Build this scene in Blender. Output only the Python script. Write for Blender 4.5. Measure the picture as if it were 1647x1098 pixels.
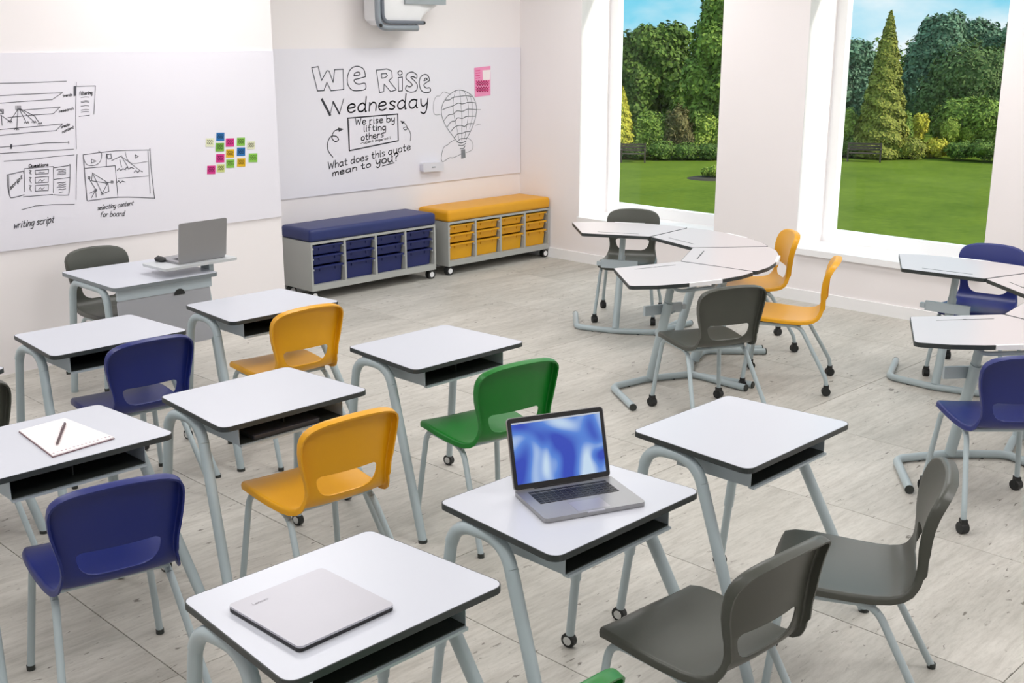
import bpy, bmesh, math, random
from mathutils import Vector, Matrix, noise
random.seed(7)
S = bpy.context.scene
for o in list(bpy.data.objects): bpy.data.objects.remove(o)
COL = S.collection

# ------------------------------------------------------------------ camera, sky, sun, exposure
FPX, PIT, YAW, CH = 1842.7, 0.257694, 0.790180467, 2.08475      # focal length in pixels of the 1647x1098 frame
cam = bpy.data.objects.new('camera', bpy.data.cameras.new('camera')); COL.objects.link(cam)
cam.data.sensor_width = 36; cam.data.lens = 36 * FPX / 1647
cam.data.clip_end = 500
cam.location = (0, 0, CH); cam.rotation_euler = (math.pi/2 - PIT, 0, -YAW)
S.camera = cam
S.view_settings.view_transform = 'Standard'; S.view_settings.look = 'None'
S.view_settings.exposure = 0.0; S.view_settings.gamma = 1; S.view_settings.use_curve_mapping = False

def lin(c):
    c = [x/255 for x in c]
    return tuple(x/12.92 if x <= .04045 else ((x+.055)/1.055)**2.4 for x in c) + (1,)

W = bpy.data.worlds.new('world'); S.world = W; W.use_nodes = True
nt = W.node_tree; nt.nodes.clear(); N = nt.nodes.new; L = nt.links.new
out = N('ShaderNodeOutputWorld'); bg = N('ShaderNodeBackground'); tc = N('ShaderNodeTexCoord')
nz = N('ShaderNodeTexNoise'); nz.inputs['Scale'].default_value = 3.2; nz.inputs['Detail'].default_value = 6; nz.inputs['Roughness'].default_value = .55
mp = N('ShaderNodeMapping'); mp.inputs['Scale'].default_value = (1, 1, 2.2); mp.inputs['Location'].default_value = (.35, .1, 0)
rp = N('ShaderNodeValToRGB'); rp.color_ramp.elements[0].position = .44; rp.color_ramp.elements[0].color = lin((128, 214, 240)); rp.color_ramp.elements[1].position = .60; rp.color_ramp.elements[1].color = lin((250, 253, 255))
L(tc.outputs['Generated'], mp.inputs['Vector']); L(mp.outputs['Vector'], nz.inputs['Vector']); L(nz.outputs['Fac'], rp.inputs['Fac'])
L(rp.outputs['Color'], bg.inputs['Color']); bg.inputs['Strength'].default_value = 1.05; L(bg.outputs['Background'], out.inputs['Surface'])

sd = bpy.data.lights.new('sun', 'SUN'); sd.energy = 4.0; sd.angle = math.radians(2); sd.color = (1, .95, .86)
sun = bpy.data.objects.new('sun', sd); COL.objects.link(sun)
az, el = math.radians(20), math.radians(33)                        # light travels towards +y, a little into the room
sun.rotation_euler = Vector((-math.sin(az)*math.cos(el), math.cos(az)*math.cos(el), -math.sin(el))).to_track_quat('-Z', 'Y').to_euler()
CEIL = 3.3
LAMPS = [(x, y) for x in (1.0, 4.1, 7.0) for y in (.6, 3.3, 6.2)]
LAMP_W = 27

# ------------------------------------------------------------------ pixel helpers (a pixel gives a direction; a plane gives the distance)
cp, sp = math.cos(PIT), math.sin(PIT); cy_, sy_ = math.cos(YAW), math.sin(YAW)
def ray(px):
    a, b = (px[0]-823.5)/FPX, (px[1]-549)/FPX
    X, Y, Z = a, cp - b*sp, -sp - b*cp
    return Vector((X*cy_ + Y*sy_, -X*sy_ + Y*cy_, Z))
def onz(px, z): d = ray(px); return Vector((0, 0, CH)) + d*((z-CH)/d.z)
def ony(px, y): d = ray(px); return Vector((0, 0, CH)) + d*(y/d.y)
def onr(px, r):                                                    # at horizontal distance r
    d = ray(px); return Vector((0, 0, CH)) + d*(r/math.hypot(d.x, d.y))

# ------------------------------------------------------------------ materials
MATS = {}
def mat(name, col, rough=.5, metal=0, var=.04, scale=8, bump=0, bscale=60, spec=.5, coat=0, trans=None):
    if name in MATS: return MATS[name]
    m = bpy.data.materials.new(name); m.use_nodes = True; t = m.node_tree; b = t.nodes['Principled BSDF']
    n = t.nodes.new('ShaderNodeTexNoise'); n.inputs['Scale'].default_value = scale; n.inputs['Detail'].default_value = 4
    tc = t.nodes.new('ShaderNodeTexCoord'); t.links.new(tc.outputs['Object'], n.inputs['Vector'])
    r = t.nodes.new('ShaderNodeMixRGB'); c = lin(col)
    r.inputs[1].default_value = tuple(max(0, x*(1-var)) for x in c[:3]) + (1,); r.inputs[2].default_value = tuple(min(1, x*(1+var)) for x in c[:3]) + (1,)
    t.links.new(n.outputs['Fac'], r.inputs[0]); t.links.new(r.outputs[0], b.inputs['Base Color'])
    b.inputs['Roughness'].default_value = rough; b.inputs['Metallic'].default_value = metal
    b.inputs['Specular IOR Level'].default_value = spec; b.inputs['Coat Weight'].default_value = coat
    if bump:
        n2 = t.nodes.new('ShaderNodeTexNoise'); n2.inputs['Scale'].default_value = bscale; t.links.new(tc.outputs['Object'], n2.inputs['Vector'])
        bp = t.nodes.new('ShaderNodeBump'); bp.inputs['Strength'].default_value = bump; bp.inputs['Distance'].default_value = .002
        t.links.new(n2.outputs['Fac'], bp.inputs['Height']); t.links.new(bp.outputs['Normal'], b.inputs['Normal'])
    MATS[name] = m; return m
def leafmat(name, c1, c2, c3=None):
    m = bpy.data.materials.new(name); m.use_nodes = True; t = m.node_tree; b = t.nodes['Principled BSDF']
    g = t.nodes.new('ShaderNodeNewGeometry'); r = t.nodes.new('ShaderNodeValToRGB')
    r.color_ramp.elements[0].color = lin(c1); r.color_ramp.elements[1].color = lin(c2)
    if c3: e = r.color_ramp.elements.new(.9); e.color = lin(c3)
    nz = t.nodes.new('ShaderNodeTexNoise'); nz.inputs['Scale'].default_value = .9; nz.inputs['Detail'].default_value = 3
    mx = t.nodes.new('ShaderNodeMath'); mx.operation = 'MULTIPLY_ADD'; mx.inputs[1].default_value = .55
    m2 = t.nodes.new('ShaderNodeMath'); m2.operation = 'MULTIPLY'; m2.inputs[1].default_value = .45
    t.links.new(g.outputs['Position'], nz.inputs['Vector']); t.links.new(nz.outputs['Fac'], m2.inputs[0])
    t.links.new(g.outputs['Random Per Island'], mx.inputs[0]); t.links.new(m2.outputs[0], mx.inputs[2])
    t.links.new(mx.outputs[0], r.inputs[0]); t.links.new(r.outputs[0], b.inputs['Base Color'])
    b.inputs['Roughness'].default_value = .7; b.inputs['Specular IOR Level'].default_value = .2
    return m
M_wall = mat('wall_paint', (244, 239, 239), .7, var=.012, scale=2, bump=.05, bscale=180, spec=.3)
M_white = mat('white_paint', (247, 247, 248), .45, var=.01)
M_ceil = mat('ceiling_paint', (240, 240, 240), .8, var=.01)
M_board = mat('whiteboard_surface', (236, 234, 242), .28, var=.01, scale=1.5)
M_ink = mat('marker_ink', (52, 52, 60), .6, var=.15, scale=30)
M_inkg = mat('grey_marker_ink', (128, 132, 138), .6, var=.15, scale=30)
M_tube = mat('grey_powder_coat', (172, 186, 190), .32, var=.03, spec=.5)
M_lam = mat('white_laminate', (200, 203, 212), .3, var=.012, scale=3)
M_lam2 = mat('warm_white_laminate', (206, 198, 199), .3, var=.012, scale=3)
M_edge = mat('charcoal_edge_band', (50, 56, 56), .45, var=.06)
M_dark = mat('charcoal_plastic', (46, 50, 47), .5, var=.06)
M_black = mat('black_rubber', (26, 28, 28), .5, var=.1)
M_chrome = mat('chrome', (205, 208, 210), .15, 1, var=.02)
M_cab = mat('grey_cabinet_laminate', (176, 178, 174), .45, var=.02)
M_plate = mat('grey_steel_panel', (176, 188, 194), .4, var=.03)
M_modesty = mat('modesty_panel_grey', (166, 168, 174), .5, var=.02)
M_shelf = mat('pale_grey_shelf', (198, 202, 204), .35, var=.02)
CHAIRCOL = dict(blue=(22, 36, 108), yellow=(224, 160, 10), green=(10, 116, 32), grey=(70, 72, 65))
M_chair = {k: mat(k+'_chair_plastic', v, .38, var=.03, scale=5, bump=.04, bscale=400, spec=.45) for k, v in CHAIRCOL.items()}
M_tote = dict(blue=mat('blue_tote_plastic', (27, 38, 98), .35, var=.05), yellow=mat('yellow_tote_plastic', (226, 164, 14), .35, var=.05))
M_vinyl = dict(blue=mat('blue_vinyl', (36, 48, 104), .42, var=.05, bump=.1, bscale=300), yellow=mat('yellow_vinyl', (228, 162, 16), .42, var=.05, bump=.1, bscale=300))
M_alu = mat('silver_aluminium', (188, 187, 194), .40, .6, var=.02)
M_alu2 = mat('grey_aluminium', (158, 158, 160), .38, .6, var=.02)
M_key = mat('black_keycaps', (24, 24, 27), .45, var=.1)
M_pad = mat('trackpad_grey', (176, 174, 178), .3, .6, var=.02)
M_paper = mat('ruled_paper', (246, 236, 236), .8, var=.02)

# ------------------------------------------------------------------ mesh helpers
class MB:
    def __init__(s): s.v, s.f, s.m = [], [], []
    def add(s, v, f, m=0):
        k = len(s.v); s.v += [tuple(p) for p in v]; s.f += [tuple(i+k for i in q) for q in f]; s.m += [m]*len(f); return s
    def box(s, a, b, m=0):
        x0, y0, z0 = a; x1, y1, z1 = b
        v = [(x0,y0,z0),(x1,y0,z0),(x1,y1,z0),(x0,y1,z0),(x0,y0,z1),(x1,y0,z1),(x1,y1,z1),(x0,y1,z1)]
        return s.add(v, [(0,3,2,1),(4,5,6,7),(0,1,5,4),(1,2,6,5),(2,3,7,6),(3,0,4,7)], m)
    def prism(s, pts, z0, z1, m=0, mtop=None):
        n = len(pts); v = [(x, y, z0) for x, y in pts] + [(x, y, z1) for x, y in pts]
        s.add(v, [tuple(range(n-1, -1, -1))] + [(i, (i+1) % n, n+(i+1) % n, n+i) for i in range(n)], m)
        return s.add(v[n:], [tuple(range(n))], m if mtop is None else mtop)
    def ring(s, outer, inner, z0, z1, m=0):
        n = len(outer); v = [(x, y, z) for z in (z0, z1) for p in (outer, inner) for x, y in p]
        f = []
        for i in range(n):
            j = (i+1) % n
            f += [(i, j, 2*n+j, 2*n+i), (n+j, n+i, 3*n+i, 3*n+j), (2*n+i, 2*n+j, 3*n+j, 3*n+i), (j, i, n+i, n+j)]
        return s.add(v, f, m)
    def tube(s, path, r, seg=10, m=0, cap=True, sy=1.0):
        P = [Vector(p) for p in path]; n = len(P); R = r if isinstance(r, (list, tuple)) else [r]*n
        T = [(P[min(i+1, n-1)] - P[max(i-1, 0)]).normalized() for i in range(n)]
        up = Vector((0, 0, 1)) if abs(T[0].z) < .9 else Vector((1, 0, 0))
        a = T[0].cross(up).normalized(); v = []
        for i in range(n):
            a = (a - T[i]*a.dot(T[i])).normalized(); b = T[i].cross(a)
            for k in range(seg):
                t = 2*math.pi*k/seg; v.append(P[i] + (a*math.cos(t) + b*math.sin(t)*sy)*R[i])
        f = [(i*seg+k, i*seg+(k+1) % seg, (i+1)*seg+(k+1) % seg, (i+1)*seg+k) for i in range(n-1) for k in range(seg)]
        if cap: f += [tuple(range(seg-1, -1, -1)), tuple((n-1)*seg+k for k in range(seg))]
        return s.add(v, f, m)
    def cyl(s, a, b, r, seg=16, m=0): return s.tube([a, b], r, seg, m)
    def sphere(s, c, r, u=12, w=8, m=0):
        v = [(c[0]+r[0]*math.sin(math.pi*j/w)*math.cos(2*math.pi*i/u), c[1]+r[1]*math.sin(math.pi*j/w)*math.sin(2*math.pi*i/u), c[2]+r[2]*math.cos(math.pi*j/w)) for j in range(w+1) for i in range(u)]
        return s.add(v, [(j*u+i, (j+1)*u+i, (j+1)*u+(i+1) % u, j*u+(i+1) % u) for j in range(w) for i in range(u)], m)
    def build(s, name, mats, parent=None, smooth=False, ang=40, loc=None):
        me = bpy.data.meshes.new(name); me.from_pydata(s.v, [], s.f)
        for m in (mats if isinstance(mats, (list, tuple)) else [mats]): me.materials.append(m)
        me.polygons.foreach_set('material_index', s.m)
        bm = bmesh.new(); bm.from_mesh(me); bmesh.ops.recalc_face_normals(bm, faces=bm.faces); bm.to_mesh(me); bm.free()
        if smooth:
            me.shade_smooth() if hasattr(me, 'shade_smooth') else None
            try: me.set_sharp_from_angle(angle=math.radians(ang))
            except Exception: pass
        o = bpy.data.objects.new(name, me); COL.objects.link(o)
        if parent: o.parent = parent
        if loc: o.location = loc
        return o
def tag(o, label, cat, group=None):
    o['label'] = label; o['category'] = cat
    if group: o['group'] = group
    return o
def thing(name, label, cat, loc=(0,0,0), rz=0, group=None):
    o = bpy.data.objects.new(name, None); COL.objects.link(o); o.empty_display_size = .1
    o.location = loc; o.rotation_euler = (0, 0, rz); return tag(o, label, cat, group)
def struct(o): o['kind'] = 'structure'; return o
def copy_tree(o, parent=None):
    c = o.copy(); COL.objects.link(c); c.parent = parent
    for ch in list(o.children): copy_tree(ch, c)
    return c
def rounded(poly, r, n=5):
    out = []; k = len(poly); R = r if isinstance(r, (list, tuple)) else [r]*k
    for i in range(k):
        p = Vector(poly[i]).to_2d(); a = (Vector(poly[i-1]).to_2d()-p).normalized(); b = (Vector(poly[(i+1) % k]).to_2d()-p).normalized()
        half = a.angle(b)/2; d = R[i]/math.tan(half); c = p + (a+b).normalized()*(R[i]/math.sin(half))
        s0, s1 = p+a*d-c, p+b*d-c; a0 = math.atan2(s0.y, s0.x); da = math.atan2(s1.y, s1.x)-a0
        while da > math.pi: da -= 2*math.pi
        while da < -math.pi: da += 2*math.pi
        out += [(c.x+R[i]*math.cos(a0+da*j/n), c.y+R[i]*math.sin(a0+da*j/n)) for j in range(n+1)]
    return out
def fillet(pts, r, n=6):
    P = [Vector(p) for p in pts]; out = [P[0]]
    for i in range(1, len(P)-1):
        a, b = P[i-1]-P[i], P[i+1]-P[i]; d = min(r, a.length*.48, b.length*.48)
        p0, p1 = P[i]+a.normalized()*d, P[i]+b.normalized()*d
        out += [p0.lerp(P[i], t).lerp(P[i].lerp(p1, t), t) for t in [j/n for j in range(n+1)]]
    return out + [P[-1]]
def inset(pts, d):
    c = Vector((sum(p[0] for p in pts)/len(pts), sum(p[1] for p in pts)/len(pts))); n = len(pts); out = []
    for i in range(n):
        t = Vector(pts[(i+1) % n]) - Vector(pts[i-1]); nn = Vector((-t.y, t.x)).normalized()
        if nn.dot(c-Vector(pts[i])) < 0: nn = -nn
        q = Vector(pts[i]) + nn*d; out.append((q.x, q.y))
    return out
def catmull(pts, n=5):
    P = [Vector(p) for p in pts]
    if len(P) < 3: return P
    out = []
    for i in range(len(P)-1):
        a, b, c, d = P[max(i-1, 0)], P[i], P[i+1], P[min(i+2, len(P)-1)]
        out += [.5*((2*b)+(c-a)*t+(2*a-5*b+4*c-d)*t*t+(3*b-a-3*c+d)*t**3) for t in [j/n for j in range(n)]]
    return out + [P[-1]]

# ------------------------------------------------------------------ room shell
XW, YB, YL, XL = 8.23, 8.04, 7.29, 4.885        # window wall, whiteboard wall, nearer whiteboard wall and its end
X0, Y0 = -1.6, -1.6
SILL, HEAD, XG = .44, 3.22, 8.70
WINS = [(5.69, 7.25), (3.34, 4.88), (.99, 2.53)]
def floor_mat():
    m = bpy.data.materials.new('travertine_tile'); m.use_nodes = True; t = m.node_tree; b = t.nodes['Principled BSDF']; N = t.nodes.new; L = t.links.new
    g = N('ShaderNodeNewGeometry'); oi = N('ShaderNodeObjectInfo')
    ad = N('ShaderNodeVectorMath'); ad.operation = 'ADD'; sc = N('ShaderNodeVectorMath'); sc.operation = 'SCALE'; sc.inputs['Scale'].default_value = 0
    mpc = N('ShaderNodeCombineXYZ'); mm = N('ShaderNodeMath'); mm.operation = 'MULTIPLY'; mm.inputs[1].default_value = 37
    L(oi.outputs['Random'], mm.inputs[0]); L(mm.outputs[0], mpc.inputs['Z']); L(g.outputs['Position'], ad.inputs[0]); L(mpc.outputs[0], ad.inputs[1])
    def nse(scale, detail, stretch, rough=.6, dist=0):
        mp = N('ShaderNodeMapping'); mp.inputs['Scale'].default_value = stretch; L(ad.outputs[0], mp.inputs['Vector'])
        n = N('ShaderNodeTexNoise'); n.inputs['Scale'].default_value = scale; n.inputs['Detail'].default_value = detail; n.inputs['Roughness'].default_value = rough; n.inputs['Distortion'].default_value = dist
        L(mp.outputs[0], n.inputs['Vector']); return n.outputs['Fac']
    def ramp(src, a, ca, b_, cb):
        r = N('ShaderNodeValToRGB'); r.color_ramp.elements[0].position = a; r.color_ramp.elements[0].color = ca; r.color_ramp.elements[1].position = b_; r.color_ramp.elements[1].color = cb
        L(src, r.inputs[0]); return r.outputs[0]
    def mul(a, b_):
        x = N('ShaderNodeMixRGB'); x.blend_type = 'MULTIPLY'; x.inputs[0].default_value = 1; L(a, x.inputs[1]); L(b_, x.inputs[2]); return x.outputs[0]
    w = (1, 1, 1, 1)
    base = ramp(nse(1.3, 5, (.6, 2.2, 1)), .3, lin((184, 181, 173)), .7, lin((212, 208, 200)))
    streak = ramp(nse(3.0, 8, (.7, 7, 1), .7, .5), .33, (.84, .83, .82, 1), .55, w)
    pits = ramp(nse(34, 4, (.5, 1.4, 1), .55, .6), .305, (.36, .34, .32, 1), .355, w)
    fine = ramp(nse(26, 8, (.45, 2.2, 1), .75), .34, (.83, .83, .82, 1), .55, w)
    patch = ramp(nse(2.6, 3, (1, 2, 1)), .46, (0, 0, 0, 1), .60, w)
    pm = N('ShaderNodeMixRGB'); pm.inputs[2].default_value = w; L(patch, pm.inputs[0]); L(pits, pm.inputs[1])
    c = mul(mul(mul(base, streak), pm.outputs[0]), fine)
    L(c, b.inputs['Base Color']); b.inputs['Roughness'].default_value = .5; b.inputs['Specular IOR Level'].default_value = .35
    bp = N('ShaderNodeBump'); bp.inputs['Strength'].default_value = .12; bp.inputs['Distance'].default_value = .002; L(c, bp.inputs['Height']); L(bp.outputs[0], b.inputs['Normal'])
    return m
M_floor = floor_mat(); M_grout = mat('dark_grout', (112, 106, 100), .9, var=.1)
fl = struct(MB().box((X0, Y0, -.2), (XW, YB, -.012)).build('floor', M_grout))
TX, TY, GAP = .9612, 2.01, .0032
me_cache = {}
x = .712 - TX*3
while x < XW:
    y = 3.25 - TY*3
    while y < YB:
        a, b = max(x, X0)+GAP/2, max(y, Y0)+GAP/2; c, d = min(x+TX, XW)-GAP/2, min(y+TY, YB)-GAP/2
        if c-a > .05 and d-b > .05:
            key = (round(c-a, 3), round(d-b, 3))
            if key in me_cache:
                o = bpy.data.objects.new('floor_tile', me_cache[key]); COL.objects.link(o); o.parent = fl
            else:
                w_, h_ = c-a, d-b; e = .002
                o = MB().prism([(0,0),(w_,0),(w_,h_),(0,h_)], -.012, -.001).add([(0,0,-.001),(w_,0,-.001),(w_,h_,-.001),(0,h_,-.001),(e,e,0),(w_-e,e,0),(w_-e,h_-e,0),(e,h_-e,0)], [(0,1,5,4),(1,2,6,5),(2,3,7,6),(3,0,4,7),(4,5,6,7)]).build('floor_tile', M_floor, fl)
                me_cache[key] = o.data
            o.location = (a, b, 0)
        y += TY
    x += TX
wr = MB().box((XW, Y0, -.2), (XG+.12, YB+.25, SILL-.03))
wr.box((XW, Y0, HEAD), (XG+.12, YB+.25, CEIL+.2))
ys = [Y0] + [v for w in reversed(WINS) for v in w] + [YB+.25]
for i in range(0, len(ys), 2): wr.box((XW, ys[i], SILL-.03), (XG+.12, ys[i+1], HEAD))
struct(wr.build('wall_right', M_wall))
struct(MB().box((XL-.1, YB, -.2), (XW, YB+.25, CEIL+.2)).build('wall_back', M_wall))
struct(MB().box((X0, YL, 0), (XL, YB, CEIL)).build('wall_left', M_wall))
struct(MB().box((X0-.2, Y0-.2, -.2), (X0, YB+.25, CEIL+.2)).build('wall_side', M_wall))
struct(MB().box((X0, Y0-.2, -.2), (XG+.12, Y0, CEIL+.2)).build('wall_front', M_wall))
struct(MB().box((X0, Y0, CEIL), (XW, YB, CEIL+.2)).build('ceiling', M_ceil))
def skirt(name, a, b): struct(MB().box(a, b).build(name, M_white))
skirt('baseboard_right', (XW-.014, Y0, 0), (XW, YB, .095)); skirt('baseboard_back', (XL, YB-.014, 0), (XW-.014, YB, .095))
def glass_mat():
    m = bpy.data.materials.new('clear_glass'); m.use_nodes = True; t = m.node_tree; t.nodes.clear(); N = t.nodes.new
    o = N('ShaderNodeOutputMaterial'); tr = N('ShaderNodeBsdfTransparent'); gl = N('ShaderNodeBsdfGlossy'); mx = N('ShaderNodeMixShader'); fr = N('ShaderNodeFresnel')
    nz = N('ShaderNodeTexNoise'); nz.inputs['Scale'].default_value = 2; cr = N('ShaderNodeValToRGB'); cr.color_ramp.elements[0].color = (.95, .97, .97, 1); cr.color_ramp.elements[1].color = (.98, .99, .99, 1)
    t.links.new(nz.outputs['Fac'], cr.inputs[0]); t.links.new(cr.outputs[0], tr.inputs['Color'])
    gl.inputs['Roughness'].default_value = .02; fr.inputs['IOR'].default_value = 1.25
    ge = N('ShaderNodeNewGeometry'); sb = N('ShaderNodeMath'); sb.operation = 'SUBTRACT'; sb.inputs[0].default_value = 1; ml = N('ShaderNodeMath'); ml.operation = 'MULTIPLY'
    t.links.new(ge.outputs['Backfacing'], sb.inputs[1]); t.links.new(sb.outputs[0], ml.inputs[0]); t.links.new(fr.outputs[0], ml.inputs[1])
    t.links.new(ml.outputs[0], mx.inputs[0]); t.links.new(tr.outputs[0], mx.inputs[1]); t.links.new(gl.outputs[0], mx.inputs[2]); t.links.new(mx.outputs[0], o.inputs['Surface'])
    return m
M_glass = glass_mat()
for i, (a, b) in enumerate(WINS):
    w = bpy.data.objects.new('window_%d' % (i+1), None); COL.objects.link(w); w.location = (XG, (a+b)/2, SILL); struct(w)
    h = (b-a)/2; H_ = HEAD-SILL; fw = .085
    f = MB().box((-.05, -h, 0), (.03, h, .10)).box((-.05, -h, H_-.1), (.03, h, H_)).box((-.05, -h, .10), (.03, -h+fw, H_-.1)).box((-.05, h-fw, .10), (.03, h, H_-.1))
    f.build('window_frame', M_white, w)
    MB().box((.0, -h+fw, .10), (.006, h-fw, H_-.1)).build('window_pane', M_glass, w)
    MB().prism(rounded([(XW-XG-.035, -h-.0), (-.05, -h-.0), (-.05, h), (XW-XG-.035, h)], .006, 3), -.05, .0).build('window_sill', M_white, w)

# ceiling lamps (above the frame)
M_lamp = bpy.data.materials.new('lamp_diffuser'); M_lamp.use_nodes = True
_b = M_lamp.node_tree.nodes['Principled BSDF']; _b.inputs['Emission Color'].default_value = (1, .97, .94, 1); _b.inputs['Emission Strength'].default_value = 1.5
_n = M_lamp.node_tree.nodes.new('ShaderNodeTexNoise'); _n.inputs['Scale'].default_value = 40; M_lamp.node_tree.links.new(_n.outputs['Color'], _b.inputs['Base Color'])
rows_ = ['nearest the rear wall', 'in the middle row', 'nearest the whiteboard wall']; cols_ = ['far from the windows', 'mid-room', 'beside the windows']
for i, (x, y) in enumerate(LAMPS):
    t = thing('ceiling_light', 'square white ceiling light panel, %s, %s' % (rows_[i % 3], cols_[i//3]), 'light', (x, y, CEIL), 0, 'ceiling light panels')
    MB().ring([(-.62,-.62),(.62,-.62),(.62,.62),(-.62,.62)], [(-.58,-.58),(.58,-.58),(.58,.58),(-.58,.58)], -.05, 0).build('frame', M_white, t)
    MB().box((-.58,-.58,-.03), (.58,.58,-.02)).build('diffuser', M_lamp, t)
    d = bpy.data.lights.new('lamp', 'AREA'); d.shape = 'SQUARE'; d.size = 1.15; d.energy = LAMP_W; d.color = (1, .985, .985)
    lo = bpy.data.objects.new('lamp', d); COL.objects.link(lo); lo.parent = t; lo.location = (0, 0, -.06)

# ------------------------------------------------------------------ stroke writing on the boards
FONT = dict(
 a=[[(3.5,3.4),(2.4,4),(.8,3.6),(0,2),(.8,.2),(2.2,.1),(3.4,1.4)],[(3.5,4),(3.5,.6),(4.1,0)]], b=[[(0,7),(0,0)],[(0,2.5),(1,3.8),(2.6,3.9),(3.5,2.3),(3,.4),(1.5,-.1),(0,.8)]],
 c=[[(3.3,3.3),(2,4),(.5,3.2),(0,2),(.6,.5),(2,0),(3.4,.7)]], d=[[(3.4,2.8),(2.2,4),(.6,3.3),(0,1.8),(.7,.2),(2.2,.2),(3.4,1.6)],[(3.5,7),(3.5,.5),(4.1,0)]],
 e=[[(.1,2),(1.8,2.1),(3.3,2.6),(3,3.6),(1.8,4),(.4,3.2),(0,1.8),(.7,.3),(2.2,0),(3.6,.8)]], f=[[(3.2,6.5),(2.2,7),(1.2,6),(1.1,3),(1.1,0)],[(0,4),(2.6,4)]],
 g=[[(3.4,3.5),(2.2,4),(.6,3.4),(0,2),(.7,.5),(2,.2),(3.4,1.8)],[(3.5,4),(3.5,-1.5),(2.5,-3),(.8,-2.6)]], h=[[(0,7),(0,0)],[(0,2.3),(1.2,3.8),(2.6,3.8),(3.1,2.6),(3.1,0)]],
 i=[[(.5,4),(.5,.4),(1,0)],[(.5,5.4),(.5,5.9)]], l=[[(.5,7),(.5,.6),(1.1,0)]], m=[[(0,4),(0,0)],[(0,2.4),(1,3.9),(2,3.6),(2.2,2.4),(2.2,0)],[(2.2,2.4),(3.2,3.9),(4.2,3.6),(4.5,2.4),(4.5,0)]],
 n=[[(0,4),(0,0)],[(0,2.4),(1.2,3.9),(2.6,3.7),(3.1,2.5),(3.1,0)]], o=[[(1.8,4),(.5,3.4),(0,2),(.5,.5),(1.8,0),(3.1,.6),(3.5,2),(3,3.5),(1.8,4)]],
 p=[[(0,4),(0,-3)],[(0,2.5),(1,3.8),(2.6,3.9),(3.5,2.3),(3,.4),(1.5,-.1),(0,.8)]], q=[[(3.4,3.3),(2.2,4),(.6,3.4),(0,2),(.7,.3),(2,.1),(3.4,1.6)],[(3.5,4),(3.5,-3),(4.3,-2.2)]],
 r=[[(0,4),(0,0)],[(0,2.3),(1,3.7),(2.4,3.8)]], s=[[(2.8,3.4),(1.5,4),(.3,3.2),(1.3,2.2),(2.7,1.3),(1.8,.1),(.2,.4)]], t=[[(1.2,6.2),(1.2,.8),(2,0),(2.8,.3)],[(0,4),(2.6,4)]],
 u=[[(0,4),(0,1.2),(1,0),(2.4,.4),(3.2,2)],[(3.2,4),(3.2,.4),(3.7,0)]], v=[[(0,4),(1.6,0)],[(1.6,0),(3.2,4)]], w=[[(0,4),(1.1,0)],[(1.1,0),(2.2,3.2)],[(2.2,3.2),(3.3,0)],[(3.3,0),(4.4,4)]],
 y=[[(0,4),(.4,1.4),(1.6,.5),(3.2,2.2)],[(3.3,4),(3,-1.5),(1.8,-3),(.4,-2.2)]], W=[[(0,7),(1.4,0)],[(1.4,0),(3,5)],[(3,5),(4.6,0)],[(4.6,0),(6.2,7)]], L=[[(0,7),(0,0)],[(0,0),(3,0)]], Q=[[(2.5,7),(.6,6),(0,3.5),(.8,.6),(2.6,0),(4.4,1),(5,3.5),(4.2,6.2),(2.5,7)],[(3,2),(5,-.6)]])
FONT['?'] = [[(0,5.5),(1,7),(2.6,6.4),(2.4,4.6),(1.2,3.4),(1.2,2)],[(1.2,.4),(1.2,0)]]; FONT['-'] = [[(0,2),(2.2,2)]]; FONT[','] = [[(.4,.4),(0,-1)]]
def layout(s):
    out, x = [], 0
    for ch in s:
        if ch == ' ': x += 2.6; continue
        g = FONT[ch]; out += [[(px+x, py) for px, py in st] for st in g]; x += max(p[0] for st in g for p in st) + 1.3
    return out, x-1.3
class Ink:
    """ribbons lying on the wall plane y = yp, drawn from photograph pixels"""
    def __init__(s, yp): s.yp, s.mb, s.k, s.sc = yp, MB(), 0, 1.0
    def line(s, pts, w=.007, curve=False, closed=False):
        P = [Vector((q[0], q[1], 0)) for q in pts]; w = w*s.sc
        if closed: P.append(P[0])
        if curve: P = catmull(P, 4)
        P = [ony((p.x, p.y), s.yp) for p in P]
        s.k += 1; yy = s.yp - .0006 - (s.k % 7)*.00012
        for a, b in zip(P, P[1:]):
            d = b-a
            if d.length < 1e-5: continue
            d.normalize(); n = Vector((-d.z, 0, d.x))*w/2; e = d*w*.35
            s.mb.add([((a-e+n).x, yy, (a-e+n).z), ((a-e-n).x, yy, (a-e-n).z), ((b+e-n).x, yy, (b+e-n).z), ((b+e+n).x, yy, (b+e+n).z)], [(0, 1, 2, 3)])
    def text(s, txt, p0, p1, xh, w=.007, slant=.0):
        st, wd = layout(txt); d = (Vector(p1)-Vector(p0))/wd
        for g in st: s.line([(p0[0]+d.x*x+slant*y, p0[1]+d.y*x-xh*y/4) for x, y in g], w, True)
    def fill(s, pts):
        s.k += 1; P = [ony(q, s.yp-.0012) for q in pts]; s.mb.add(P, [tuple(range(len(P)))])
    def build(s, name, m, parent): return s.mb.build(name, m, parent)
def TX_(o, s): return lambda pts: [(o[0]+p[0]/s, o[1]+p[1]/s) for p in pts]

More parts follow.
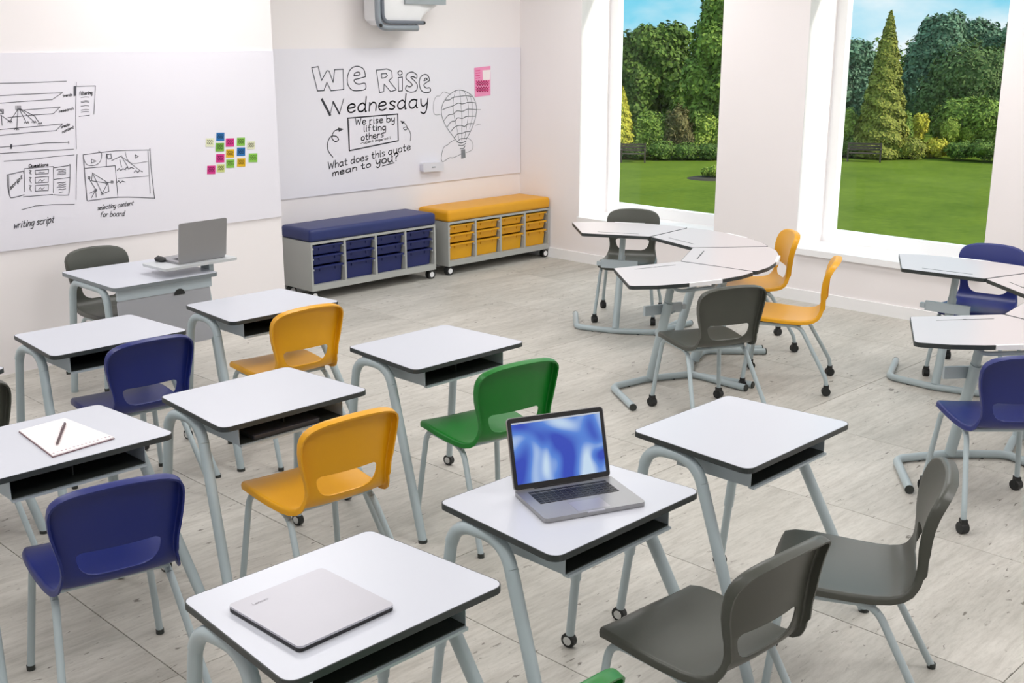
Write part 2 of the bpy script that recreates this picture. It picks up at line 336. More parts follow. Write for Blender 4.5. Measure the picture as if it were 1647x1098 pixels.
# right whiteboard
wbR = thing('whiteboard', 'long whiteboard beside the corner with hand lettered words and a balloon drawing', 'whiteboard', (6.8, YB, .8))
def local(o, parent): o.matrix_parent_inverse = Matrix.Translation(-Vector(parent.location)); return o
local(MB().box((5.3, YB-.012, .80), (8.225, YB-.001, 2.01)).build('board_panel', M_board, wbR), wbR)
YR = YB-.0125
t2 = TX_((430, 0), 3.326)
WORDS = [([[(237,362),(272,356),(290,430),(318,378),(330,380),(352,440),(360,372),(405,370),(408,478),(340,485),(318,440),(303,484),(268,486)]],
  [[(525,410),(515,370),(480,354),(445,370),(428,415),(432,455),(455,482),(495,484),(525,475),(522,445),(490,450),(470,442),(465,427),(490,420)], [(463,405),(470,390),(490,386),(494,400)]]),
 ([[(583,375),(640,368),(665,380),(668,415),(650,430),(690,480),(660,490),(625,450),(622,490),(600,494)], [(610,395),(635,392),(642,405),(630,415),(612,418)], [(700,415),(722,412),(722,485),(702,488)]],
  [[(698,388),(708,378),(720,385),(718,398),(703,400)], [(800,400),(775,385),(748,395),(742,420),(765,440),(775,455),(760,465),(745,458),(740,480),(765,492),(795,485),(802,455),(785,430),(768,415),(780,410),(798,418)],
   [(868,430),(860,405),(840,398),(818,415),(812,450),(825,485),(850,495),(872,488),(868,470),(848,470),(838,452)], [(838,432),(845,418),(855,424)]])]
for hard, soft in WORDS:
    K = Ink(YR)
    for poly in hard: K.line(t2(poly), .0085, closed=True)
    for poly in soft: K.line(t2(poly), .0085, True, True)
    local(K.build('outlined_word', mat('dark_grey_marker', (92, 94, 102), .6, var=.15, scale=30), wbR), wbR)
K = Ink(YR)
K.line(t2([(292,532),(335,615)]), .022); K.line(t2([(335,615),(352,545)]), .007); K.line(t2([(352,545),(385,608)]), .016); K.line(t2([(385,608),(408,528)]), .007)
K.text('ednesday', t2([(428,602)])[0], t2([(855,572)])[0], 13.5, .0125, .25)
K.line(t2([(430,632),(697,610),(700,752),(438,806)]), .011, closed=True); K.line(t2([(436,640),(440,800)]), .006)
K.text('We rise by', t2([(470,668)])[0], t2([(680,650)])[0], 6.2, .008); K.text('lifting', t2([(515,703)])[0], t2([(632,695)])[0], 6, .008); K.text('others', t2([(502,752)])[0], t2([(620,732)])[0], 6, .008)
K.text('-robert ingersoll', t2([(497,772)])[0], t2([(657,742)])[0], 2.2, .004)
K.text('What does this quote', t2([(325,905)])[0], t2([(765,800)])[0], 6.6, .008); K.text('mean to', t2([(350,942)])[0], t2([(552,892)])[0], 5.6, .009); K.text('you?', t2([(580,880)])[0], t2([(698,858)])[0], 7, .010)
K.line(t2([(615,888),(678,870)]), .008)
K.line(t2([(350,840),(325,805),(322,765),(340,730),(370,730),(380,748),(362,756),(345,735),(360,700),(395,690)]), .008, True); K.fill(t2([(378,682),(410,690),(382,706)]))
K.line(t2([(765,752),(766,715),(748,682),(728,684),(735,695),(748,688),(740,665),(725,655)]), .006, True); K.fill(t2([(712,646),(736,650),(722,664)]))
local(K.build('handwritten_lettering', M_ink, wbR), wbR)
t7 = TX_((690, 90), 5.78); K = Ink(YR)
K.line(t7([(265,800),(165,665),(120,560),(120,470),(165,385),(240,325),(300,318),(370,345),(420,400),(442,490),(425,600),(385,700),(345,775)]), .007, True)
for row in ([(150,410),(190,408),(225,385),(290,375),(345,368),(400,378)], [(125,500),(170,480),(225,462),(270,438),(310,445),(370,430),(435,436)], [(135,605),(180,550),(225,540),(260,510),(310,515),(360,495),(445,500)],
            [(165,665),(205,612),(240,605),(265,575),(310,580),(350,562),(432,560)], [(205,700),(240,660),(290,645),(330,655),(360,632),(415,630)], [(235,765),(265,725),(310,718),(340,705),(380,702)], [(265,795),(295,770),(330,768),(352,765)]): K.line(t7(row), .0075, True)
for col in ([(245,325),(225,420),(230,540),(262,690),(280,790)], [(285,320),(295,430),(305,560),(305,700),(305,790)], [(330,330),(360,430),(365,540),(350,650),(330,770)], [(375,350),(402,450),(405,550),(375,680)]): K.line(t7(col), .004, True)
for a in ([(265,800),(300,808),(345,790)], [(275,828),(310,832),(342,812)], [(290,860),(320,858),(335,835)]): K.line(t7(a), .008, True)
K.fill(t7([(298,872),(336,865),(340,945),(300,955)]))
K.line(t7([(105,545),(55,545),(40,500),(45,420),(70,375),(100,370),(130,335),(165,340),(190,355)]), .004, True)
K.line(t7([(235,780),(200,800),(175,825),(140,845),(120,900),(115,965),(135,980),(190,945),(225,945),(300,910)]), .005, True); K.line(t7([(340,900),(395,875),(408,830),(395,790),(365,765)]), .004, True)
for a in ([(445,498),(480,500)], [(430,645),(480,632)]): K.line(t7(a), .004)
local(K.build('balloon_drawing', M_inkg, wbR), wbR)
pk = [ony(q, YR-.003) for q in [(763,109),(789,106),(789,153),(764,156)]]
pc = thing('pinned_note', 'pink note sheet with scribbled lines high on the balloon whiteboard', 'note', tuple(pk[3]))
M_pink = mat('pink_paper', (240, 150, 190), .8, var=.05); M_pink2 = mat('dark_pink_marker', (222, 66, 132), .7, var=.1)
def card(name, corners, th, m, parent=None):
    v = [Vector(c) for c in corners]; n = len(v); b = MB(); w = [p+Vector((0, th, 0)) for p in v]
    b.add(v+w, [tuple(range(n)), tuple(range(2*n-1, n-1, -1))] + [(i, n+i, n+(i+1) % n, (i+1) % n) for i in range(n)])
    o = b.build(name, m, parent)
    return local(o, parent) if parent else o
card('paper_sheet', pk, .002, M_pink, pc)
card('corner_paper', [ony(q, YR-.0035) for q in [(776,113),(789,112),(788,128),(777,129)]], .0004, M_paper, pc)
K = Ink(YR-.0035)
for y0 in (131, 135, 141, 145): K.line([(766+i*2, y0+(2 if i % 2 else -1)) for i in range(11)], .012)
for y0 in (114, 118, 122, 126): K.line([(765, y0), (772, y0-1)], .006)
local(K.build('scribble', M_pink2, pc), pc)
er = thing('wall_box', 'small white rectangular box mounted at the bottom of the balloon whiteboard', 'box', (7.03, YR, .91))
eb = [(x, y) for x, y in rounded([(6.905, .912), (7.155, .905), (7.155, .985), (6.905, .992)], .012, 4)]
e_ = MB(); n_ = len(eb); vv = [(x, YR-.05, z) for x, z in eb] + [(x, YR, z) for x, z in eb]
e_.add(vv, [tuple(range(n_))] + [(i, n_+i, n_+(i+1) % n_, (i+1) % n_) for i in range(n_)]); local(e_.build('body', mat('box_white', (222, 222, 230), .4), er), er)
local(MB().box((7.01, YR-.053, .942), (7.05, YR-.05, .954)).build('button', mat('box_grey', (170, 172, 180), .4), er), er)

# left whiteboard
YLB = YL-.0125
wbL = thing('whiteboard', 'whiteboard with black sketches and storyboards behind the teacher desk', 'whiteboard', (2, YL, .8))
local(MB().box((X0+.05, YL-.012, .795), (XL-.004, YL-.001, 2.005)).build('board_panel', M_board, wbL), wbL)
t6 = TX_((0, 120), 4.777); t1 = TX_((0, 80), 3.229); K = Ink(YLB); K.sc = .72
for ln in ([(-40,68),(250,60),(510,50)], [(-40,163),(200,150),(480,138),(400,192),(200,204),(-40,222)], [(150,275),(300,262),(462,248),(410,300),(250,310),(60,330)], [(-40,425),(250,400),(480,378),(430,430),(250,442),(-40,470)],
           [(-40,560),(150,545),(350,524),(530,520)], [(-40,608),(250,590),(565,573)], [(30,665),(250,650),(420,628),(570,616)], [(586,58),(582,300),(586,570)], [(592,612),(586,780),(584,960)], [(165,1038),(270,1008),(400,998),(572,996)]): K.line(t6(ln), .0055, len(ln) == 3)
for ln in ([(527,510),(528,532)], [(5,310),(75,360)], [(10,315),(15,390)], [(75,360),(138,265)], [(138,265),(128,415)], [(145,262),(195,352)], [(150,260),(262,362)], [(155,262),(265,318),(305,375)],
           [(-5,268),(-5,300),(25,300),(25,268),(-5,268)], [(0,275),(20,295)], [(5,272),(22,285)]): K.line(t6(ln), .006)
for ln in ([(120,240),(120,268),(158,268),(158,240)], [(130,240),(130,268)], [(140,240),(140,268)], [(150,240),(150,268)]): K.line(t6(ln), .005)
for c in ((78,362),(128,418),(262,364),(308,376),(205,368)): K.line(t6([(c[0]-18,c[1]+4),(c[0]-8,c[1]-8),(c[0],c[1]+7),(c[0]+9,c[1]-8),(c[0]+15,c[1]+6)]), .006)
K.fill(t6([(78,535),(95,535),(93,570),(76,570)])); K.fill(t6([(566,90),(586,88),(584,162),(566,166)]))
K.text('trends', t6([(482,172)])[0], t6([(555,162)])[0], 2.6, .0045); K.text('research', t6([(455,292)])[0], t6([(565,268)])[0], 2.6, .0045); K.text('create', t6([(470,412)])[0], t6([(535,390)])[0], 2.8, .0045); K.text('content', t6([(478,450)])[0], t6([(565,412)])[0], 2.8, .0045)
K.line(t1([(385,190),(495,187),(487,335)]), .005); K.text('filtering', t1([(412,236)])[0], t1([(478,230)])[0], 3.4, .0055)
for yy in (246, 266, 272, 291, 312, 322): K.line(t1([(420,yy+2),(445,yy-2),(462,yy)]), .0045)
K.line(t1([(410,346),(465,340)]), .005)
K.line(t6([(55,770),(185,740),(180,755)]), .007); K.line(t6([(55,770),(60,860),(75,930),(95,945),(185,922)]), .007, True); K.line(t6([(66,775),(72,925)]), .005)
K.text('script', t6([(78,885)])[0], t6([(170,795)])[0], 4, .006)
K.line(t6([(185,722),(300,712),(410,706)]), .006); K.line(t6([(185,722),(188,830),(190,900)]), .005); K.line(t6([(180,938),(300,928),(405,920)]), .006); K.line(t6([(410,706),(412,820),(410,905)]), .006)
K.text('Questions', t6([(222,712)])[0], t6([(370,700)])[0], 2.6, .006)
for by in ((735,765),(790,832),(852,895)): K.line(t6([(270,by[0]),(372,by[0]-8),(370,by[1]-6),(272,by[1])]), .006, closed=True); K.line(t6([(295,by[1]-12),(310,by[0]+14),(322,by[1]-12),(340,by[0]+14)]), .005); K.line(t6([(225,by[0]),(240,by[0]+2),(228,by[0]+18),(240,by[1])]), .006, True)
K.line(t6([(415,715),(520,700),(538,705),(530,900),(510,925),(412,922)]), .006, True); K.line(t6([(412,805),(535,790)]), .006)
for yy in (728, 740, 752, 764, 828, 845, 862, 880): K.line(t6([(435+(yy % 7)*3,yy+4),(460,yy),(480,yy+3),(505,yy-4)]), .006)
K.line(t6([(455,905),(482,900)]), .005)
K.text('writing script', t1([(70,928)])[0], t1([(278,895)])[0], 6.6, .007, .4)
K.line(t1([(432,545),(600,525),(780,520)]), .006, True); K.line(t1([(778,512),(785,620),(803,772)]), .007, True); K.line(t1([(432,545),(440,650),(452,782)]), .008, True); K.line(t1([(455,785),(620,765),(805,770)]), .007, True); K.line(t1([(768,525),(780,745)]), .005)
K.line(t1([(432,560),(450,595),(490,600),(520,580),(528,540),(512,526)]), .005, True); K.line(t1([(475,568),(498,578),(475,588),(475,568)]), .006)
K.line(t1([(553,540),(552,605)]), .006); K.line(t1([(442,615),(598,602),(612,765)]), .006); K.line(t1([(612,668),(770,655)]), .005); K.line(t1([(650,530),(662,570),(690,590),(765,580)]), .004, True); K.line(t1([(702,545),(718,553),(704,562),(702,545)]), .006)
K.line(t1([(555,545),(575,540),(580,562),(560,568),(555,548)]), .007); K.line(t1([(580,575),(632,550)]), .007); K.line(t1([(632,555),(725,625)]), .005); K.line(t1([(632,555),(665,610)]), .005); K.line(t1([(622,570),(632,610)]), .005)
for c in ((630,622),(672,615),(718,632),(628,686)): K.line(t1([(c[0]-22,c[1]+4),(c[0]-12,c[1]-6),(c[0]-3,c[1]+5),(c[0]+8,c[1]-5),(c[0]+22,c[1]+1)]), .007)
for a, b in (((480,640),(560,690)),((485,650),(530,745)),((460,665),(500,730)),((560,690),(580,686)),((560,690),(565,735)),((565,735),(530,748)),((560,690),(530,748)),((480,640),(475,680)),((475,680),(555,692)),((495,730),(465,745)),((495,730),(475,768)),((495,730),(500,765))): K.line(t1([a, b]), .006)
for c in ((462,664),(497,728),(530,748),(555,692),(582,686)): K.line(t1([(c[0]-5,c[1]-5),(c[0]+5,c[1]-4),(c[0]+5,c[1]+5),(c[0]-5,c[1]+5)]), .006, closed=True)
K.text('selecting content', t1([(505,832)])[0], t1([(690,806)])[0], 4.4, .0055, .3); K.text('for board', t1([(520,868)])[0], t1([(645,862)])[0], 4.8, .0055, .3)
local(K.build('marker_sketches', mat('sketch_ink', (84, 84, 92), .6, var=.15, scale=30), wbL), wbL)
# sticky notes
t5 = TX_((320, 200), 12.2)
NC = dict(blue=(40, 112, 176), pink=(214, 52, 138), green=(136, 196, 78), dkgreen=(120, 178, 70), gold=(224, 180, 30), cream=(228, 230, 196), olive=(206, 214, 136))
notes = [(345,165,155,'blue','dark blue sticky note at the very top of the note cluster'), (330,365,165,'dkgreen','green sticky note directly under the dark blue one'), (135,275,160,'cream','pale cream sticky note at the left edge of the note cluster'),
 (530,275,160,'pink','bright pink sticky note in the top middle of the cluster'), (748,262,155,'green','light green sticky note in the upper row, right of the bright pink one'), (948,335,150,'cream','pale cream sticky note at the upper right of the cluster'),
 (535,490,158,'gold','gold sticky note under the bright pink note'), (748,455,160,'blue','mid blue sticky note in the right half of the cluster'), (340,585,160,'pink','magenta sticky note in the left of the third row'),
 (538,690,160,'green','green sticky note at the bottom middle of the cluster'), (752,665,160,'gold','gold sticky note under the mid blue note'), (978,570,170,'green','light green sticky note at the far right of the cluster'),
 (165,812,160,'pink','magenta sticky note at the lower left end of the cluster'), (355,785,150,'olive','pale yellow green sticky note beside the lowest magenta one')]
for i, (a, b, s, c, lab) in enumerate(notes):
    cs = [ony(q, YLB-.002) for q in t5([(a, b), (a+s, b-4), (a+s-2, b+s), (a-4, b+s+3)])]
    nt_ = thing('sticky_note', lab, 'sticky note', tuple(cs[3]), 0, 'sticky notes on the left whiteboard')
    card('paper_sheet', cs, .0012, mat(c+'_note_paper', NC[c], .85, var=.05), nt_)
    K = Ink(YLB-.0026)
    for k in range(3): K.line(t5([(a+s*(.15+.14*j), b+s*(.25+.2*k)+(s*.06 if (j+i+k) % 2 else -s*.05)) for j in range(6)]), .004)
    local(K.build('scribble', mat('dark_'+c+'_pen', tuple(int(v*.55) for v in NC[c]), .8), nt_), nt_)

# projector above the right whiteboard (runs on above the frame)
pj = thing('projector', 'white and grey short throw projector mounted above the balloon whiteboard', 'projector', (6.85, YB, 2.4))
def yzloft(b, secs):   # sections (x, outline[(y,z)])
    n = len(secs[0][1]); v = [(x, y, z) for x, o in secs for y, z in o]; f = [(i*n+k, i*n+(k+1) % n, (i+1)*n+(k+1) % n, (i+1)*n+k) for i in range(len(secs)-1) for k in range(n)]
    b.add(v, f + [tuple(range(n)), tuple(range((len(secs)-1)*n, len(secs)*n))])
PY = 7.80; a0 = ony((607, 20), PY); a1 = ony((640, 45), PY); a2 = ony((679, 43), PY); a3 = ony((716, 8), PY)
xl, zb, xr, xe = a0.x, a1.z, a2.x, a3.x
pb = MB()
def sec(y0, z0, z1, r): return rounded([(PY+y0, z0), (PY+.20, z0), (PY+.20, z1), (PY+y0, z1)], r, 4)
yzloft(pb, [(xl+.02, sec(.05, zb+.06, 2.66, .03)), (xl+.06, sec(.01, zb+.02, 2.68, .05)), (xr-.02, sec(.01, zb+.02, 2.68, .05)), (xr+.06, sec(.03, zb+.10, 2.68, .05)), (xe-.02, sec(.05, a3.z, 2.66, .04))])
local(pb.build('body', mat('projector_white', (240, 240, 242), .35), pj, True), pj)
local(MB().tube(fillet([(xl, PY-.005, 2.75), (xl, PY-.005, zb), (xr-.06, PY-.005, zb)], .09, 8), .026, 12).build('edge_rail', mat('projector_grey', (150, 158, 166), .3, .3), pj, True), pj)
local(MB().tube(fillet([(xl+.045, PY-.012, 2.75), (xl+.045, PY-.012, zb+.045), (xr, PY-.012, zb+.045)], .075, 8), .017, 12).build('edge_rail', mat('projector_dark_grey', (116, 122, 132), .35, .3), pj, True), pj)
local(MB().box((xl+.30, PY-.012, a3.z), (xe, PY+.06, a3.z+.10)).build('control_strip', mat('projector_panel', (158, 166, 170), .4), pj), pj)
for c in ((xl+.01, PY-.03, zb+.02), (xr+.005, PY-.02, zb+.045)): local(MB().sphere(c, (.016, .012, .016)).build('screw', M_black, pj, True), pj)
for c in (a3.z+.04, a3.z+.07): local(MB().box((xe-.06, PY-.0135, c), (xe-.045, PY-.012, c+.015)).build('indicator', mat('indicator_teal', (70, 130, 140), .4), pj), pj)
local(MB().box((xl+.25, PY+.20, 2.35), (xl+.50, YB, 2.6)).build('wall_bracket', M_tube, pj), pj)

# ------------------------------------------------------------------ storage benches
def caster(parent, x, y, r=.035, hub=True, w=.03, ang=0, twin=False, top=.0, mw=None):
    """a caster with its wheel axis along local x turned by ang; stem reaches height 'top'"""
    c = MB(); dx, dy = math.cos(ang), math.sin(ang)
    c.cyl((x-dx*w/2, y-dy*w/2, r), (x+dx*w/2, y+dy*w/2, r), r, 16)
    o = c.build('caster_wheel', mw or M_black, parent, True)
    h = MB()
    for s in (-1, 1): h.cyl((x+s*dx*w/2, y+s*dy*w/2, r), (x+s*dx*(w/2+.003), y+s*dy*(w/2+.003), r), r*.62, 14)
    if hub: h.build('hub', hub if not isinstance(hub, bool) else M_white, o, True)
    if top: MB().cyl((x, y, r*1.2), (x, y, top), .008, 8).build('stem', M_tube, o, True)
    return o
def bench(x0, x1, col, lab):
    t = thing('storage_bench', lab, 'bench', ((x0+x1)/2, 7.83, 0)); w = (x1-x0)/2; y0, y1 = -.21, .195; z0, z1 = .085, .49
    MB().box((-w, y0, z0), (-w+.018, y1, z1)).box((w-.018, y0, z0), (w, y1, z1)).box((-w+.018, y0, z1-.02), (w-.018, y1, z1)).box((-w+.018, y0, z0), (w-.018, y1, z0+.05)).box((-w+.018, y1-.012, z0+.05), (w-.018, y1, z1-.02)).build('cabinet_body', M_cab, t)
    cw = (2*w-.036)/4
    for k in (1, 2, 3): MB().box((-w+.018+cw*k-.009, y0, z0+.05), (-w+.018+cw*k+.009, y1-.012, z1-.02)).build('divider', M_cab, t)
    # cushion: rounded box
    bm = bmesh.new(); bmesh.ops.create_cube(bm, size=1)
    for v in bm.verts: v.co = Vector((v.co.x*(2*w+.01), v.co.y*.42, v.co.z*.105))
    bmesh.ops.bevel(bm, geom=[e for e in bm.edges], offset=.036, segments=5, profile=.6, affect='EDGES')
    for v in bm.verts:
        if v.co.z > .03: v.co.z += .012*(1-(v.co.x/w)**4)*(1-(v.co.y/.21)**4)
        if v.co.z < -.02: v.co.z = max(v.co.z, -.0525)
    me = bpy.data.meshes.new('cushion'); bm.to_mesh(me); bm.free(); me.materials.append(M_vinyl[col]); me.shade_smooth()
    c = bpy.data.objects.new('cushion', me); COL.objects.link(c); c.parent = t; c.location = (0, -.008, z1+.053)
    for sx in (-1, 1):
        for yy in (y0+.04, y1-.05): caster(t, sx*(w-.035), yy, .04, True, .045, math.pi/2 if False else 1.35*1.1636, top=.09)
    order = ['first', 'second', 'third', 'fourth']
    hs = z1-.02-(z0+.05); lv = [('upper shallow', z1-.02-.09, .075), ('middle shallow', z1-.02-.175, .075), ('deep bottom', z0+.052, .145)]
    for k in range(4):
        cx = -w+.018+cw*(k+.5); tw = cw/2-.022
        for nm, zb, th in lv:
            tt = thing('storage_tote', '%s %s plastic tote in the %s column from the left' % (nm, col, order[k]), 'tote', (t.location.x+cx, t.location.y+y0+.03, zb), 0, col+' totes in the storage bench')
            b = MB(); d = .34; a = .008; f = .02
            v = [(-tw+a, 0+a, 0), (tw-a, a, 0), (tw-a, d, 0), (-tw+a, d, 0), (-tw, 0, th-.012), (tw, 0, th-.012), (tw, d, th-.012), (-tw, d, th-.012)]
            b.add(v, [(0,3,2,1),(0,1,5,4),(1,2,6,5),(2,3,7,6),(3,0,4,7)]).build('tub', M_tote[col], tt)
            r = MB().ring([(-tw-.008,-.02),(tw+.008,-.02),(tw+.008,d+.01),(-tw-.008,d+.01)], [(-tw+.004,.006),(tw-.004,.006),(tw-.004,d-.006),(-tw+.004,d-.006)], th-.014, th)
            r.build('rim', M_tote[col], tt)
            g = MB()
            for sx in (-1, 1): g.box((sx*tw*.55-.004, -.006, th-.04), (sx*tw*.55+.004, .002, th-.014))
            g.build('rib', M_tote[col], tt)
    rl = MB()
    for k in range(4):
        for nm, zb, th in lv:
            for sx in (-1, 1): rl.box((-w+.018+cw*(k+.5)+sx*(cw/2-.012)-.004, y0+.01, zb+th-.03), (-w+.018+cw*(k+.5)+sx*(cw/2-.012)+.004, y1-.02, zb+th-.018))
    rl.build('tote_runner', mat('clear_runner', (196, 200, 204), .3), t)['kind'] = 'stuff'
bench(5.372, 6.722, 'blue', 'low grey storage bench with navy cushion and navy totes')
bench(6.876, 8.216, 'yellow', 'low grey storage bench with yellow cushion and yellow totes, in the corner')

# ------------------------------------------------------------------ chairs
PROF = [(.222,.425),(.216,.440),(.197,.450),(.165,.452),(.11,.450),(.04,.445),(-.03,.440),(-.10,.438),(-.145,.441),(-.176,.449),(-.198,.463),(-.211,.480),(-.217,.491),(-.2205,.499),(-.224,.511),(-.2275,.527),(-.230,.545),(-.2315,.559),(-.2325,.568),(-.2335,.576),(-.236,.605),(-.240,.65),(-.246,.69),(-.254,.726),(-.261,.750),(-.267,.769),(-.272,.784),(-.2755,.794),(-.2775,.800)]
WID  = [.140,.175,.195,.203,.207,.206,.202,.196,.190,.184,.178,.173,.170,.168,.166,.166,.167,.169,.170,.172,.179,.188,.193,.194,.191,.183,.168,.145,.112]
NS = 21; SPLIT = 11; SLOT = (12, 19); MC = 3      # rows 12..19 bound the opening between seat and back, columns MC..NS-1-MC
HOLE = {12: .42, 13: .58, 14: .68, 15: .74, 16: .765, 17: .77, 18: .75, 19: .66, 11: .48, 10: .60, 20: .70, 21: .70}
def shell():
    P = [Vector((0, y, z)) for y, z in PROF]; n = len(P); verts = []; nor = []; hd = 1-2*MC/(NS-1)
    for i in range(n):
        t = P[min(i+1, n-1)]-P[max(i-1, 0)]; u = Vector((0, t.z, -t.y)).normalized(); u = u if (u.z > 0 or u.y > 0) else -u; nor.append(u)
        h = HOLE.get(i, hd)
        for k in range(NS):
            s0 = -1+2*k/(NS-1); a = abs(s0)
            s = math.copysign(a/hd*h if a <= hd else h+(a-hd)/(1-hd)*(1-h), s0)
            bk = max(0, min(1, (PROF[i][1]-.46)/.14)) if i > 8 else 0
            off = (.024*bk*(WID[i]/.185)**2 + .008*(1-bk)*min(1, i/4))*s*s
            p = P[i] + u*off
            if i >= n-8: p = p + Vector((0, 0, -.026*(s*WID[i]/.194)**2*(i-n+9)/8))
            if i < 2: p = p + Vector((0, -.012*(s*WID[i]/.2)**2, 0))
            verts.append(Vector((s*WID[i], p.y, p.z)))
    bm = bmesh.new(); lay = bm.faces.layers.int.new('row'); bv = [bm.verts.new(v) for v in verts]
    for i in range(n-1):
        for k in range(NS-1):
            if SLOT[0] <= i < SLOT[1] and MC <= k < NS-1-MC: continue
            bm.faces.new([bv[j] for j in (i*NS+k, i*NS+k+1, (i+1)*NS+k+1, (i+1)*NS+k)])[lay] = i
    idx = {v: j for j, v in enumerate(bv)}; bound = [e for e in bm.edges if e.is_boundary]; bvs = set(v for e in bound for v in e.verts); outw = {}
    acc = {v: Vector((0, 0, 0)) for v in bvs}
    for e in bound:                                   # outward direction of the outline at each border vertex
        p, q = e.verts[0].co, e.verts[1].co; t = (q-p).normalized(); d = (p+q)/2 - e.link_faces[0].calc_center_median(); d -= t*d.dot(t)
        for v in e.verts: acc[v] += d.normalized()*(q-p).length
    for v in bvs:
        i, k = divmod(idx[v], NS); outw[v] = acc[v].normalized() if (k in (0, NS-1) or i in (0, n-1)) else Vector((0, 0, 0))
    prev = {v: v for v in bvs}
    for d_out, d_back in ((.005, .0015), (.010, .007), (.013, .017), (.013, .038)):
        new = {}
        for v in bvs:
            i = idx[v]//NS; outer = outw[v].length > .5
            fl = 1.0 if i > 19 else (.88 if i > 14 else .68)
            new[v] = bm.verts.new(v.co + outw[v]*d_out - nor[i]*d_back*(fl if outer else .12))
        for e in bound:
            a, b = e.verts; lo, hi = sorted((idx[a]//NS, idx[b]//NS))
            f = bm.faces.new((prev[a], prev[b], new[b], new[a]))
            f[lay] = lo if hi > lo else (lo-1 if (lo == n-1 or lo == SLOT[0]) else lo)
        prev = new
    bmesh.ops.recalc_face_normals(bm, faces=bm.faces)
    if [f for f in bm.faces if f[lay] == 5][3].normal.z < 0: bmesh.ops.reverse_faces(bm, faces=bm.faces)
    bm.normal_update(); vs = list(bm.verts); fs = list(bm.faces); inner = {v: bm.verts.new(v.co - v.normal*.007) for v in vs}
    edges = [e for e in bm.edges if e.is_boundary]
    for f in fs: bm.faces.new([inner[v] for v in reversed(f.verts)])[lay] = f[lay]
    for e in edges:
        l = e.link_loops[0]; a, b = l.vert, l.link_loop_next.vert; bm.faces.new((b, a, inner[a], inner[b]))[lay] = l.face[lay]
    bm.normal_update(); res = []
    for part in (0, 1):
        m = {}; V = []; F = []; NN = []
        for f in bm.faces:
            if (f[lay] >= SPLIT) != bool(part): continue
            q = []
            for v in f.verts:
                if v not in m: m[v] = len(V); V.append(tuple(v.co))
                q.append(m[v]); c = Vector((0, 0, 0))
                for g in v.link_faces:
                    if g.normal.dot(f.normal) > .72: c += g.normal*g.calc_area()
                NN.append(tuple(c.normalized() if c.length else f.normal))
            F.append(q)
        me = bpy.data.meshes.new(('seat', 'backrest')[part]); me.from_pydata(V, [], F); me.materials.append(M_chair['grey']); me.shade_smooth()
        me.normals_split_custom_set(NN); res.append(me)
    bm.free(); return res
ME_SEAT, ME_BACK = shell()
def chair_proto(kind):
    t = thing('classroom_chair', 'x', 'chair')
    for nm, me in (('seat', ME_SEAT), ('backrest', ME_BACK)):
        o = bpy.data.objects.new(nm, me); COL.objects.link(o); o.parent = t
        o.material_slots[0].link = 'OBJECT'; o.material_slots[0].material = M_chair['grey']
    z1 = .415
    for s in (-1, 1):
        zf = .062 if kind == 'caster' else .008
        F0, FT, RT, R0 = (s*.222, .215, zf), (s*.185, .175, z1), (s*.178, -.105, z1-.006), (s*.23, -.315, zf)
        path = fillet([F0, FT, RT, R0], .06, 6)
        if kind == 'caster':
            F1, R1 = Vector(F0), Vector(R0)
            R0 = (s*.228, -.285, zf); path = fillet([F0, (s*.218, .212, .10), FT, RT, (s*.226, -.277, .11), R0], .05, 6)
        k = len(path); n0 = next(i for i in range(k) if path[i].z > z1-.03); n1 = k-1-next(i for i in range(k) if path[k-1-i].z > z1-.035)
        MB().tube(path[:n0+1], .0125, 10).build('leg', M_tube, t, True, 60)
        MB().tube(path[n0:n1+1], .0125, 10).build('seat_rail', M_tube, t, True, 60)
        MB().tube(path[n1:], .0125, 10).build('leg', M_tube, t, True, 60)
        for yy in (.13, -.08): MB().box((s*.182-.012, yy-.012, z1+.004), (s*.182+.012, yy+.012, .436)).build('seat_bracket', M_black, t)
        for p in (F0, R0):
            if kind == 'caster':
                a = .5 if s > 0 else .2
                w_ = caster(t, p[0], p[1], .026, False, .036, a); 
                MB().box((p[0]-.014, p[1]-.016, .028), (p[0]+.014, p[1]+.016, .066)).build('caster_housing', M_black, w_)
            else: MB().cyl((p[0], p[1], 0), (p[0], p[1], .018), .0145, 10).build('glide', M_dark, t, True)
    for yy in (.155, -.10): MB().tube([(-.182, yy, z1-.003), (.182, yy, z1-.003)], .010, 8).build('cross_rail', M_tube, t, True)
    return t
PROTO = {}
def chair(kind, col, x, y, deg, lab, group):
    if kind not in PROTO: PROTO[kind] = chair_proto(kind); o = PROTO[kind]
    else: o = copy_tree(PROTO[kind])
    o.location = (x, y, 0); o.rotation_euler = (0, 0, math.radians(deg)); tag(o, lab, 'chair', group)
    for c in o.children:
        if c.name.split('.')[0] in ('seat', 'backrest'): c.material_slots[0].link = 'OBJECT'; c.material_slots[0].material = M_chair[col]
    return o
G1, G2 = 'chairs at the single desks', 'chairs on casters at the angled desks'
chair('glide', 'blue', 1.509, 3.384, -11.3, 'navy plastic chair at the desk with the notepad', G1)
chair('glide', 'yellow', 2.37, 3.40, -4.2, 'yellow plastic chair at the desk with a dark folder in its book box', G1)
chair('glide', 'green', 3.305, 3.447, -10, 'whole green plastic chair behind the open laptop', G1)
chair('glide', 'blue', 2.387, 4.885, -3, 'navy plastic chair tucked under the desk in front of the teacher desk', G1)
chair('glide', 'yellow', 3.256, 4.905, -3.4, 'yellow plastic chair at the desk nearest the navy bench', G1)
chair('glide', 'grey', 2.48, 1.70, -3.6, 'charcoal plastic chair in the foreground pulled out from the open laptop desk', G1)
chair('glide', 'grey', 3.165, 1.63, 27, 'charcoal plastic chair seen side on at the empty right foreground desk', G1)
chair('glide', 'green', 1.55, 1.662, -2, 'green plastic chair of which only a back corner shows at the bottom edge', G1)
